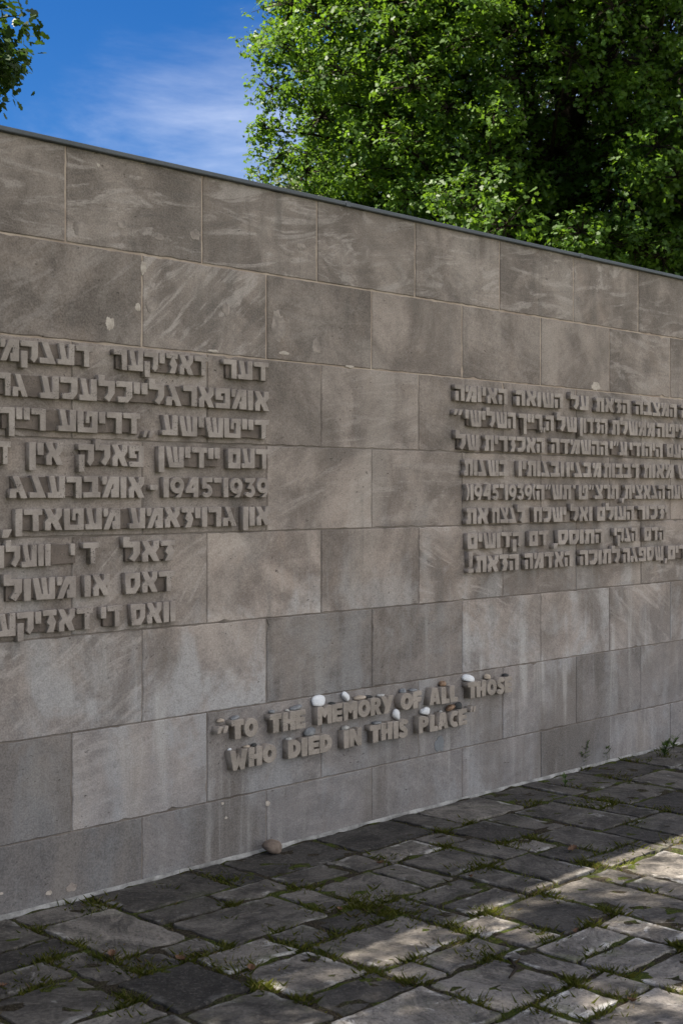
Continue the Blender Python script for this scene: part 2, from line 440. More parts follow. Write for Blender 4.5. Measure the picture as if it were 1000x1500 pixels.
SLABS = [[-0.319,0.018,0.023,0.332],[0.03,0.371,0.023,0.19],[0.034,0.37,0.202,0.675],[0.382,0.887,0.023,0.325],[0.38,0.715,0.336,0.496],[0.899,1.052,0.023,0.331],[1.063,1.6,0.023,0.33],[0.726,1.042,0.34,0.499],[1.053,1.366,0.341,0.517],[0.402,0.907,0.508,0.856],[0.918,1.077,0.529,0.845],[1.612,2.131,0.023,0.34],[2.142,2.315,0.023,0.35],[2.324,2.822,0.023,0.348],[2.832,3.181,0.023,0.34],[3.193,3.34,0.023,0.369],[3.35,3.703,0.023,0.368],[3.714,4.18,0.023,0.344],[4.193,4.784,0.023,0.37],[1.584,1.935,0.352,0.551],[1.377,1.574,0.341,0.55],[1.43,1.599,0.561,0.893],[1.089,1.42,0.562,0.893],[1.611,1.951,0.564,0.861],[1.947,2.13,0.35,0.523],[2.16,2.455,0.361,0.675],[2.467,2.67,0.359,0.701],[1.961,2.147,0.534,0.86],[2.682,3.018,0.358,0.882],[3.028,3.181,0.351,0.621],[3.236,3.723,0.379,0.678],[3.733,4.107,0.353,0.705],[3.03,3.227,0.632,0.879],[3.238,3.661,0.689,1.076],[2.864,3.229,0.892,1.296],[2.659,2.852,0.894,1.26],[2.349,2.647,0.712,1.104],[2.156,2.339,0.687,0.892],[2.13,2.337,0.905,1.104],[1.839,2.12,0.872,1.235],[1.63,1.83,0.872,1.236],[2.195,2.551,1.115,1.261],[2.196,2.588,1.273,1.646],[2.011,2.184,1.246,1.422],[2.012,2.183,1.433,1.722],[1.682,2.0,1.249,1.867],[1.341,1.673,1.26,1.615],[1.264,1.617,1.081,1.249],[1.261,1.618,0.902,1.069],[1.111,1.252,0.906,1.255],[1.109,1.328,1.267,1.439],[0.589,1.099,1.048,1.394],[0.75,1.098,1.407,1.571],[0.59,0.74,1.405,1.57],[1.127,1.329,1.449,1.623],[1.125,1.489,1.634,1.81],[1.5,1.67,1.628,1.945],[1.126,1.491,1.82,1.998],[0.984,1.116,1.584,1.923],[0.604,0.972,1.583,1.921],[0.154,0.594,1.582,1.921],[0.72,0.945,1.932,2.115],[0.954,1.117,1.934,2.116],[1.127,1.579,2.009,2.317],[0.718,1.118,2.127,2.485],[0.464,0.708,1.933,2.219],[-0.393,0.022,0.344,0.505],[-0.127,0.023,0.517,0.853],[-0.44,-0.137,0.518,0.695],[-0.502,-0.138,0.707,1.027],[0.033,0.198,0.686,0.855],[0.208,0.389,0.688,0.855],[-0.106,0.217,0.864,1.209],[0.228,0.555,0.866,1.057],[0.568,0.756,0.865,1.036],[0.768,1.033,0.868,1.036],[0.239,0.578,1.067,1.369],[-0.104,0.228,1.22,1.569],[0.24,0.578,1.379,1.57],[-0.423,-0.117,1.036,1.181],[-0.354,-0.116,1.193,1.431],[-2.999,-2.651,0.031,0.329],[-2.649,-2.401,0.031,0.429],[-2.399,-1.801,0.031,0.279],[-1.799,-1.551,0.031,0.209],[-1.549,-1.301,0.031,0.429],[-1.299,-0.551,0.031,0.329],[-0.549,-0.321,0.031,0.339],[4.791,5.539,0.031,0.529],[5.541,5.989,0.031,0.329],[5.991,6.339,0.031,0.209],[6.341,6.789,0.031,0.279],[6.791,7.039,0.031,0.329],[7.041,7.489,0.031,0.279],[7.491,7.839,0.031,0.329],[7.841,8.289,0.031,0.329],[8.291,8.539,0.031,0.529],[8.541,8.989,0.031,0.429],[8.991,9.739,0.031,0.279],[9.741,9.999,0.031,0.279],[-1.799,-1.551,0.211,0.389],[5.991,6.339,0.211,0.709],[-2.399,-1.801,0.281,0.579],[6.341,6.789,0.281,0.529],[7.041,7.489,0.281,0.679],[8.991,9.739,0.281,0.579],[9.741,9.999,0.281,0.679],[-2.999,-2.651,0.331,0.579],[-1.299,-0.851,0.331,0.629],[-0.849,-0.551,0.331,0.509],[5.541,5.989,0.331,0.829],[6.791,7.039,0.331,0.729],[7.491,8.289,0.331,0.629],[-0.549,-0.401,0.341,0.509],[4.191,4.439,0.371,0.549],[4.441,4.789,0.371,0.619],[-1.799,-1.551,0.391,0.889],[-2.649,-2.401,0.431,0.679],[-1.549,-1.301,0.431,0.729],[8.541,8.989,0.431,0.729],[-0.849,-0.451,0.511,0.699],[4.791,5.239,0.531,0.829],[5.241,5.539,0.531,0.929],[6.341,6.789,0.531,0.709],[8.291,8.539,0.531,1.029],[4.191,4.439,0.551,0.949],[-2.999,-2.651,0.581,0.979],[-2.399,-1.801,0.581,0.829],[8.991,9.439,0.581,1.079],[9.441,9.739,0.581,0.879],[4.441,4.789,0.621,0.919],[-1.299,-0.851,0.631,0.929],[7.491,8.089,0.631,0.879],[8.091,8.289,0.631,0.879],[-2.649,-2.401,0.681,0.859],[7.041,7.489,0.681,0.859],[9.741,9.999,0.681,1.079],[-0.849,-0.511,0.701,0.949],[3.731,3.979,0.711,1.209],[3.981,4.109,0.711,1.109],[5.991,6.789,0.711,0.959],[-1.549,-1.301,0.731,0.979],[6.791,7.039,0.731,1.129],[8.541,8.989,0.731,1.129],[-2.399,-2.151,0.831,1.079],[-2.149,-1.801,0.831,1.229],[4.791,5.239,0.831,1.229],[5.541,5.989,0.831,1.229],[-2.649,-2.401,0.861,1.109],[7.041,7.489,0.861,1.109],[7.491,8.089,0.881,1.059],[8.091,8.289,0.881,1.279],[9.441,9.739,0.881,1.279],[-1.799,-1.551,0.891,1.389],[4.441,4.789,0.921,1.319],[-1.299,-0.851,0.931,1.229],[5.241,5.539,0.931,1.229],[-0.849,-0.511,0.951,1.349],[4.191,4.439,0.951,1.129],[5.991,6.439,0.961,1.209],[6.441,6.789,0.961,1.359],[-2.999,-2.651,0.981,1.229],[-1.549,-1.301,0.981,1.159],[8.291,8.539,1.031,1.429],[7.491,7.839,1.061,1.239],[7.841,8.089,1.061,1.359],[-2.399,-2.151,1.081,1.329],[3.231,3.669,1.081,1.259],[8.991,9.439,1.081,1.329],[9.741,9.999,1.081,1.579],[-2.649,-2.401,1.111,1.609],[2.561,2.649,1.111,1.269],[3.981,4.109,1.111,1.289],[7.041,7.489,1.111,1.609],[4.191,4.439,1.131,1.529],[6.791,7.039,1.131,1.429],[8.541,8.989,1.131,1.379],[-1.549,-1.301,1.161,1.659],[3.731,3.979,1.211,1.709],[5.991,6.439,1.211,1.609],[-2.999,-2.651,1.231,1.529],[-2.149,-1.801,1.231,1.479],[-1.299,-0.851,1.231,1.629],[4.791,5.039,1.231,1.409],[5.041,5.289,1.231,1.729],[5.291,5.739,1.231,1.729],[5.741,5.989,1.231,1.629],[7.491,7.839,1.241,1.489],[2.651,2.859,1.261,1.759],[3.231,3.669,1.261,1.559],[8.091,8.289,1.281,1.529],[9.441,9.739,1.281,1.679],[3.981,4.109,1.291,1.589],[2.861,3.229,1.301,1.479],[4.441,4.789,1.321,1.569],[-2.399,-2.151,1.331,1.629],[8.991,9.239,1.331,1.829],[9.241,9.439,1.331,1.729],[-0.849,-0.511,1.351,1.849],[6.441,6.789,1.361,1.859],[7.841,8.089,1.361,1.859],[8.541,8.989,1.381,1.779],[-1.799,-1.551,1.391,1.689],[4.791,5.039,1.411,1.589],[6.791,7.039,1.431,1.729],[8.291,8.539,1.431,1.829],[-0.359,-0.111,1.441,1.939],[-2.149,-1.801,1.481,1.779],[2.861,3.229,1.481,1.779],[7.491,7.839,1.491,1.989],[-2.999,-2.651,1.531,1.829],[4.191,4.439,1.531,1.779],[8.091,8.289,1.531,1.829],[3.231,3.669,1.561,2.059],[4.441,4.789,1.571,1.869],[-0.109,0.149,1.581,1.829],[9.741,9.999,1.581,1.759],[3.981,4.109,1.591,1.769],[4.791,5.039,1.591,1.769],[-2.649,-2.401,1.611,1.789],[5.991,6.439,1.611,1.859],[7.041,7.489,1.611,2.009],[-2.399,-2.151,1.631,2.029],[-1.299,-0.851,1.631,1.879],[5.741,5.989,1.631,1.929],[2.191,2.589,1.651,2.049],[-1.549,-1.301,1.661,1.909],[9.441,9.739,1.681,1.929],[-1.799,-1.551,1.691,1.989],[3.731,3.979,1.711,2.009],[2.011,2.189,1.731,2.129],[5.041,5.739,1.731,2.129],[6.791,7.039,1.731,2.029],[9.241,9.439,1.731,2.129],[2.651,2.859,1.761,2.009],[9.741,9.999,1.761,2.159],[3.981,4.109,1.771,2.269],[4.791,5.039,1.771,2.069],[-2.149,-1.801,1.781,2.179],[2.861,3.229,1.781,1.959],[4.191,4.439,1.781,2.279],[8.541,8.789,1.781,2.179],[8.791,8.989,1.781,2.079],[-2.649,-2.401,1.791,2.089],[-2.999,-2.651,1.831,2.079],[-0.109,0.149,1.831,2.229],[8.091,8.539,1.831,2.079],[8.991,9.239,1.831,2.129],[-0.849,-0.511,1.851,2.029],[5.991,6.339,1.861,2.259],[6.341,6.789,1.861,2.359],[7.841,8.089,1.861,2.359],[1.681,2.009,1.871,2.049],[4.441,4.789,1.871,2.119],[-1.299,-0.851,1.881,2.059],[-1.549,-1.301,1.911,2.089],[0.151,0.459,1.931,2.229],[5.741,5.989,1.931,2.179],[9.441,9.739,1.931,2.179],[-0.359,-0.111,1.941,2.339],[2.861,3.229,1.961,2.259],[-1.799,-1.551,1.991,2.169],[7.491,7.839,1.991,2.489],[1.581,1.669,2.001,2.499],[2.651,2.859,2.011,2.259],[3.671,3.979,2.011,2.309],[7.041,7.489,2.011,2.509],[-2.399,-2.151,2.031,2.279],[-0.849,-0.511,2.031,2.529],[6.791,7.039,2.031,2.529],[1.681,2.009,2.051,2.349],[2.191,2.589,2.051,2.349],[-1.299,-0.851,2.061,2.459],[3.231,3.479,2.061,2.459],[3.481,3.669,2.061,2.359],[4.791,5.039,2.071,2.319],[-2.999,-2.651,2.081,2.329],[8.091,8.339,2.081,2.579],[8.341,8.539,2.081,2.329],[8.791,8.989,2.081,2.579],[-2.649,-2.401,2.091,2.489],[-1.549,-1.301,2.091,2.589],[4.441,4.789,2.121,2.519],[2.011,2.189,2.131,2.379],[5.041,5.739,2.131,2.629],[8.991,9.439,2.131,2.309],[9.741,9.999,2.161,2.659],[-1.799,-1.551,2.171,2.469],[-2.149,-1.801,2.181,2.579],[5.741,5.989,2.181,2.359],[8.541,8.789,2.181,2.429],[9.441,9.739,2.181,2.679],[0.461,0.709,2.221,2.719],[-0.109,0.459,2.231,2.529],[2.651,3.229,2.261,2.439],[5.991,6.339,2.261,2.559],[3.981,4.109,2.271,2.669],[-2.399,-2.151,2.281,2.459],[4.191,4.439,2.281,2.459],[3.671,3.979,2.311,2.809],[8.991,9.439,2.311,2.809],[1.121,1.579,2.321,2.569],[4.791,5.039,2.321,2.569],[-2.999,-2.651,2.331,2.509],[8.341,8.539,2.331,2.829],[-0.359,-0.111,2.341,2.639],[1.681,2.009,2.351,2.849],[2.191,2.589,2.351,2.529],[3.481,3.669,2.361,2.609],[5.741,5.989,2.361,2.659],[6.341,6.789,2.361,2.539],[7.841,8.089,2.361,2.539],[2.011,2.189,2.381,2.779],[8.541,8.789,2.431,2.729],[2.651,3.099,2.441,2.839],[3.101,3.229,2.441,2.939],[-2.399,-2.151,2.461,2.639],[-1.299,-0.851,2.461,2.859],[3.231,3.479,2.461,2.639],[4.191,4.439,2.461,2.959],[-1.799,-1.551,2.471,2.969],[-2.649,-2.401,2.491,2.889],[0.711,1.119,2.491,2.739],[7.491,7.839,2.491,2.669],[1.581,1.679,2.501,2.899],[-2.999,-2.651,2.511,2.809],[7.041,7.489,2.511,2.909],[4.441,4.789,2.521,3.019],[-0.849,-0.511,2.531,2.829],[-0.109,0.459,2.531,3.029],[2.191,2.439,2.531,2.709],[2.441,2.589,2.531,2.829],[6.791,7.039,2.531,2.829],[6.341,6.789,2.541,2.789],[7.841,8.089,2.541,2.839],[5.991,6.339,2.561,2.809],[1.121,1.579,2.571,2.749],[4.791,5.039,2.571,2.819],[-2.149,-1.801,2.581,2.829],[8.091,8.339,2.581,2.979],[8.791,8.989,2.581,2.879],[-1.549,-1.301,2.591,2.989],[3.481,3.669,2.611,2.859],[5.041,5.389,2.631,3.129],[5.391,5.739,2.631,2.809],[-2.399,-2.151,2.641,2.939],[-0.359,-0.111,2.641,3.139],[3.231,3.479,2.641,2.889],[5.741,5.989,2.661,2.839],[9.741,9.999,2.661,2.909],[3.981,4.109,2.671,2.919],[7.491,7.839,2.671,2.849],[9.441,9.739,2.681,2.979],[2.191,2.439,2.711,3.009],[0.461,0.709,2.721,3.219],[8.541,8.789,2.731,2.979],[0.711,0.959,2.741,2.919],[0.961,1.119,2.741,2.919],[1.121,1.579,2.751,3.049],[2.011,2.189,2.781,3.179],[6.341,6.789,2.791,3.189],[-2.999,-2.651,2.811,3.309],[3.671,3.979,2.811,3.109],[5.391,5.739,2.811,3.209],[5.991,6.339,2.811,3.209],[8.991,9.239,2.811,2.989],[9.241,9.439,2.811,3.059],[4.791,5.039,2.821,3.069],[-2.149,-1.801,2.831,3.079],[-0.849,-0.511,2.831,3.329],[2.441,2.589,2.831,3.329],[6.791,7.039,2.831,3.129],[8.341,8.539,2.831,3.129],[2.651,3.099,2.841,3.019],[5.741,5.989,2.841,3.089],[7.841,8.089,2.841,3.089],[1.681,2.009,2.851,3.099],[7.491,7.839,2.851,3.099],[-1.299,-0.851,2.861,3.159],[3.481,3.669,2.861,3.259],[8.791,8.989,2.881,3.179],[-2.649,-2.401,2.891,3.289],[3.231,3.479,2.891,3.139],[1.581,1.679,2.901,3.399],[7.041,7.489,2.911,3.209],[9.741,9.999,2.911,3.089],[0.711,1.119,2.921,3.169],[3.981,4.109,2.921,3.099],[-2.399,-2.151,2.941,3.339],[3.101,3.229,2.941,3.119],[4.191,4.439,2.961,3.259],[-1.799,-1.551,2.971,3.469],[8.091,8.339,2.981,3.229],[8.541,8.789,2.981,3.479],[9.441,9.739,2.981,3.229],[-1.549,-1.301,2.991,3.239],[8.991,9.239,2.991,3.289],[2.191,2.439,3.011,3.189],[2.651,3.099,3.021,3.199],[4.441,4.789,3.021,3.419],[-0.109,0.239,3.031,3.529],[0.241,0.459,3.031,3.529],[1.121,1.579,3.051,3.299],[9.241,9.439,3.061,3.359],[4.791,5.039,3.071,3.369],[-2.149,-1.801,3.081,3.379],[5.741,5.989,3.091,3.589],[7.841,8.089,3.091,3.589],[9.741,9.999,3.091,3.389],[1.681,2.009,3.101,3.399],[3.981,4.109,3.101,3.279],[7.491,7.839,3.101,3.349],[3.671,3.979,3.111,3.609],[3.101,3.229,3.121,3.519],[5.041,5.389,3.131,3.309],[6.791,7.039,3.131,3.629],[8.341,8.539,3.131,3.379],[-0.359,-0.111,3.141,3.639],[3.231,3.479,3.141,3.389],[-1.299,-0.851,3.161,3.339],[0.711,0.959,3.171,3.349],[0.961,1.119,3.171,3.419],[2.011,2.189,3.181,3.429],[8.791,8.989,3.181,3.679],[2.191,2.439,3.191,3.489],[6.341,6.789,3.191,3.489],[2.651,3.099,3.201,3.599],[5.391,5.739,3.211,3.389],[5.991,6.339,3.211,3.509],[7.041,7.489,3.211,3.389],[0.461,0.709,3.221,3.519],[8.091,8.339,3.231,3.729],[9.441,9.739,3.231,3.409],[-1.549,-1.301,3.241,3.639],[3.481,3.669,3.261,3.439],[4.191,4.439,3.261,3.439],[3.981,4.109,3.281,3.529],[-2.649,-2.401,3.291,3.539],[8.991,9.239,3.291,3.469],[1.121,1.369,3.301,3.479],[1.371,1.579,3.301,3.599],[-2.999,-2.651,3.311,3.809],[5.041,5.389,3.311,3.709],[-0.849,-0.511,3.331,3.509],[2.441,2.589,3.331,3.629],[-2.399,-2.151,3.341,3.589],[-1.299,-0.851,3.341,3.589],[0.711,0.959,3.351,3.849],[7.491,7.839,3.351,3.529],[9.241,9.439,3.361,3.609],[4.791,5.039,3.371,3.619],[-2.149,-1.801,3.381,3.879],[8.341,8.539,3.381,3.879],[3.231,3.479,3.391,3.689],[5.391,5.739,3.391,3.889],[7.041,7.489,3.391,3.569],[9.741,9.999,3.391,3.889],[1.581,1.829,3.401,3.899],[1.831,2.009,3.401,3.649],[9.441,9.739,3.411,3.709],[0.961,1.119,3.421,3.819],[4.441,4.789,3.421,3.919],[2.011,2.189,3.431,3.679],[3.481,3.669,3.441,3.739],[4.191,4.439,3.441,3.839],[-1.799,-1.551,3.471,3.719],[8.991,9.239,3.471,3.969],[1.121,1.369,3.481,3.659],[8.541,8.789,3.481,3.979],[2.191,2.439,3.491,3.739],[6.341,6.789,3.491,3.989],[-0.849,-0.511,3.511,4.009],[5.991,6.339,3.511,4.009],[0.461,0.709,3.521,3.919],[3.101,3.229,3.521,3.769],[-0.109,0.459,3.531,3.779],[3.981,4.189,3.531,3.779],[7.491,7.839,3.531,3.929],[-2.649,-2.401,3.541,3.839],[7.041,7.489,3.571,3.869],[-2.399,-2.151,3.591,3.839],[-1.299,-0.851,3.591,3.769],[5.741,5.989,3.591,3.889],[7.841,8.089,3.591,3.839],[1.371,1.579,3.601,3.999],[2.651,2.899,3.601,3.899],[2.901,3.099,3.601,4.099],[3.671,3.979,3.611,3.789],[9.241,9.439,3.611,4.109],[4.791,5.039,3.621,3.869],[2.441,2.589,3.631,3.929],[6.791,7.039,3.631,4.029],[-1.549,-1.301,3.641,3.889],[-0.359,-0.111,3.641,4.039],[1.831,2.009,3.651,4.049],[1.121,1.369,3.661,4.159],[2.011,2.189,3.681,3.979],[8.791,8.989,3.681,3.859],[3.231,3.479,3.691,3.869],[5.041,5.389,3.711,3.959],[9.441,9.739,3.711,3.889],[-1.799,-1.551,3.721,3.969],[8.091,8.339,3.731,4.029],[2.191,2.439,3.741,4.039],[3.481,3.669,3.741,3.989],[-1.299,-1.051,3.771,4.069],[-1.049,-0.851,3.771,3.949],[3.101,3.229,3.771,4.269],[-0.109,0.239,3.781,4.179],[0.241,0.459,3.781,4.279],[3.981,4.189,3.781,4.279],[3.671,3.979,3.791,3.969],[-2.999,-2.651,3.811,4.059],[0.961,1.119,3.821,4.219],[-2.649,-2.301,3.841,4.019],[-2.299,-2.151,3.841,4.139],[4.191,4.439,3.841,4.089],[7.841,8.089,3.841,4.239],[0.711,0.959,3.851,4.149],[8.791,8.989,3.861,4.159],[3.231,3.479,3.871,4.169],[4.791,5.039,3.871,4.049],[7.041,7.489,3.871,4.269],[-2.149,-1.801,3.881,4.059],[8.341,8.539,3.881,4.279],[-1.549,-1.301,3.891,4.189],[5.391,5.989,3.891,4.139],[9.441,9.999,3.891,4.189],[1.581,1.829,3.901,4.199],[2.651,2.899,3.901,4.079],[0.461,0.709,3.921,4.169],[4.441,4.789,3.921,4.169],[2.441,2.589,3.931,4.179],[7.491,7.839,3.931,4.229],[-1.049,-0.851,3.951,4.349],[5.041,5.389,3.961,4.139],[-1.799,-1.551,3.971,4.149],[3.671,3.979,3.971,4.369],[8.991,9.239,3.971,4.369],[2.011,2.189,3.981,4.279],[8.541,8.789,3.981,4.229],[3.481,3.669,3.991,4.289],[6.341,6.789,3.991,4.289],[1.371,1.579,4.001,4.499],[-0.849,-0.511,4.011,4.409],[5.991,6.339,4.011,4.259],[-2.649,-2.301,4.021,4.419],[6.791,7.039,4.031,4.429],[8.091,8.339,4.031,4.529],[-0.359,-0.111,4.041,4.219],[2.191,2.439,4.041,4.439],[1.831,2.009,4.051,4.549],[4.791,5.039,4.051,4.299],[-2.999,-2.651,4.061,4.559],[-2.149,-1.801,4.061,4.239],[-1.299,-1.051,4.071,4.569],[2.651,2.899,4.081,4.329],[4.191,4.439,4.091,4.269],[2.901,3.099,4.101,4.399],[9.241,9.439,4.111,4.409],[-2.299,-2.151,4.141,4.539],[5.041,5.789,4.141,4.389],[5.791,5.989,4.141,4.319],[-1.799,-1.551,4.151,4.329],[0.711,0.959,4.151,4.549],[1.121,1.369,4.161,4.409],[8.791,8.989,4.161,4.559],[0.461,0.709,4.171,4.349],[3.231,3.479,4.171,4.669],[4.441,4.789,4.171,4.419],[-0.109,0.239,4.181,4.359],[2.441,2.589,4.181,4.679],[-1.549,-1.301,4.191,4.439],[9.441,9.689,4.191,4.689],[9.691,9.999,4.191,4.489],[1.581,1.829,4.201,4.499],[-0.359,-0.111,4.221,4.619],[0.961,1.119,4.221,4.469],[7.491,7.839,4.231,4.529],[8.541,8.789,4.231,4.409],[-2.149,-1.801,4.241,4.539],[7.841,8.089,4.241,4.419],[5.991,6.339,4.261,4.559],[3.101,3.229,4.271,4.449],[4.191,4.439,4.271,4.449],[7.041,7.489,4.271,4.519],[0.241,0.459,4.281,4.679],[2.011,2.189,4.281,4.679],[3.981,4.189,4.281,4.459],[8.341,8.539,4.281,4.459],[3.481,3.669,4.291,4.689],[6.341,6.789,4.291,4.689],[4.791,5.039,4.301,4.699],[5.791,5.989,4.321,4.499],[-1.799,-1.551,4.331,4.579],[2.591,2.899,4.331,4.579],[-1.049,-0.851,4.351,4.749],[0.461,0.709,4.351,4.849],[-0.109,0.239,4.361,4.759],[3.671,3.979,4.371,4.869],[8.991,9.239,4.371,4.619],[5.041,5.489,4.391,4.889],[5.491,5.789,4.391,4.689],[2.901,3.099,4.401,4.899],[-0.849,-0.511,4.411,4.709],[1.121,1.369,4.411,4.589],[8.541,8.789,4.411,4.909],[9.241,9.439,4.411,4.659],[-2.649,-2.301,4.421,4.819],[4.441,4.789,4.421,4.919],[7.841,8.089,4.421,4.669],[6.791,7.039,4.431,4.679],[-1.549,-1.301,4.441,4.619],[2.191,2.439,4.441,4.619],[3.101,3.229,4.451,4.629],[4.191,4.439,4.451,4.949],[3.981,4.189,4.461,4.959],[8.341,8.539,4.461,4.759],[0.961,1.119,4.471,4.719],[9.691,9.999,4.491,4.669],[1.371,1.829,4.501,4.989],[5.791,5.989,4.501,4.799],[7.041,7.489,4.521,4.819],[7.491,7.839,4.531,4.709],[8.091,8.339,4.531,4.829],[-2.299,-1.801,4.541,4.789],[0.711,0.959,4.551,4.949],[1.831,2.009,4.551,4.849],[-2.999,-2.651,4.561,4.809],[5.991,6.339,4.561,4.809],[8.791,8.989,4.561,4.809],[-1.299,-1.051,4.571,4.749],[-1.799,-1.551,4.581,4.829],[2.591,2.899,4.581,4.989],[1.121,1.369,4.591,4.989],[-1.549,-1.301,4.621,4.869],[-0.359,-0.111,4.621,4.869],[2.191,2.439,4.621,4.989],[8.991,9.239,4.621,4.989],[3.101,3.229,4.631,4.989],[9.241,9.439,4.661,4.839],[3.231,3.479,4.671,4.989],[7.841,8.089,4.671,4.969],[9.691,9.999,4.671,4.849],[0.241,0.459,4.681,4.979],[2.011,2.189,4.681,4.989],[2.441,2.589,4.681,4.989],[6.791,7.039,4.681,4.989],[3.481,3.669,4.691,4.989],[5.491,5.789,4.691,4.989],[6.341,6.589,4.691,4.989],[6.591,6.789,4.691,4.989],[9.441,9.689,4.691,4.939],[4.791,5.039,4.701,4.989],[-0.849,-0.511,4.711,4.989],[7.491,7.839,4.711,4.959],[0.961,1.119,4.721,4.989],[-1.299,-0.851,4.751,4.989],[-0.109,0.239,4.761,4.989],[8.341,8.539,4.761,4.989],[-2.299,-1.801,4.791,4.989],[5.791,5.989,4.801,4.989],[-2.999,-2.651,4.811,4.989],[5.991,6.339,4.811,4.989],[8.791,8.989,4.811,4.989],[-2.649,-2.301,4.821,4.989],[7.041,7.289,4.821,4.989],[7.291,7.489,4.821,4.989],[-1.799,-1.551,4.831,4.989],[8.091,8.339,4.831,4.989],[9.241,9.439,4.841,4.989],[0.461,0.709,4.851,4.989],[1.831,2.009,4.851,4.989],[9.691,9.999,4.851,4.989],[-1.549,-1.301,4.871,4.989],[-0.359,-0.111,4.871,4.989],[3.671,3.979,4.871,4.989],[5.041,5.289,4.891,4.989],[5.291,5.489,4.891,4.989],[2.901,3.099,4.901,4.989]]
NTR = 81                                       # the first ones are the slabs the photo shows
def make_paving():
    V, F, C = [], [], []
    rr = random.Random(3)
    for i, (s0, s1, d0, d1) in enumerate(SLABS):
        tint = min(1, max(0, rr.gauss(.26, .15) + .58 * max(0, min(1, (d0 - .8) / .9))))  # paler away from the wall: less moss, plus sun brightness painted in
        if rr.random() < .12: tint *= .25
        seed = rr.random()
        zt = rr.uniform(-.003, .003)
        tl = (rr.uniform(-.006, .006), rr.uniform(-.006, .006))
        cs, cd = (s0 + s1) / 2, (d0 + d1) / 2
        jit = min(.012, .06 * min(s1 - s0, d1 - d0))
        cr = [(s0 + rr.uniform(0, jit), d0 + rr.uniform(0, jit * .5)), (s1 - rr.uniform(0, jit), d0 + rr.uniform(0, jit * .5)),
              (s1 - rr.uniform(0, jit), d1 - rr.uniform(0, jit)), (s0 + rr.uniform(0, jit), d1 - rr.uniform(0, jit))]
        ring = []
        cut = rr.uniform(.008, .035) * min(1, min(s1 - s0, d1 - d0) / .3)
        for k in range(4):
            a, b = Vector(cr[k]), Vector(cr[(k + 1) % 4])
            ln = (b - a).length
            if ln < .01: continue
            u = (b - a) / ln
            nn = Vector((-u.y, u.x))
            q = max(3, int(ln / .04))
            for j in range(q):
                x = cut * .5 + (ln - cut) * j / (q - 1)
                wob = (rr.random() ** 1.8) * .013 if 0 < j < q - 1 else cut * .22 * rr.random()
                ring.append(a + u * x + nn * wob)
        nr = len(ring)
        base = len(V)
        ctr = Vector((cs, cd))
        def zz(p): return zt + (p.x - cs) * tl[0] + (p.y - cd) * tl[1]
        rings = ((0.0, -.05, 1), (0.0, -.005, 1), (.002, -.0008, 1), (.008, 0, .9), (.05, 0.0, .15))
        for inset, dz, e in rings:
            for p in ring:
                r = (p - ctr)
                ins = min(inset, r.length * .45)
                q = ctr + r * (1 - ins / max(r.length, 1e-4))
                V.append(wl(q.x, zz(q) + dz + (rr.uniform(-.0015, .0015) if dz == 0 else 0), q.y))
                C.append((tint, seed, e))
        for g in range(len(rings) - 1):
            for k in range(nr):
                k2 = (k + 1) % nr
                F.append((base + g * nr + k, base + (g + 1) * nr + k, base + (g + 1) * nr + k2, base + g * nr + k2))
        V.append(wl(cs, zz(ctr), cd)); C.append((tint, seed, 0))
        top = base + (len(rings) - 1) * nr
        for k in range(nr):
            F.append((top + k, len(V) - 1, top + (k + 1) % nr))
    me = pymesh('pavement', V, F)
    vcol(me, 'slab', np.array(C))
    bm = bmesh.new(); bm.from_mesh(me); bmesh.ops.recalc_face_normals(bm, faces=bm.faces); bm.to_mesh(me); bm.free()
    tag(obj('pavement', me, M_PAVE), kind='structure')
make_paving()

# pale strip of mortar along the foot of the wall
def make_fillet():
    rr = random.Random(9)
    V, F = [], []
    n = 260
    for i in range(n + 1):
        s = -3 + 13 * i / n
        wdt = .004 + .013 * abs(math.sin(s * 3.1) * math.sin(s * 7.7 + 1)) + rr.uniform(0, .003) + .006 * max(0, math.sin(s * 5.3 + 2))
        V += [wl(s, .008 + rr.uniform(0, .002), .001), wl(s, .005, wdt * .7), wl(s, -.03, wdt)]
    for i in range(n):
        for k in range(2):
            a = i * 3 + k
            F.append((a, a + 1, a + 4, a + 3))
    me = pymesh('mortar_fillet', V, F, True)
    return me

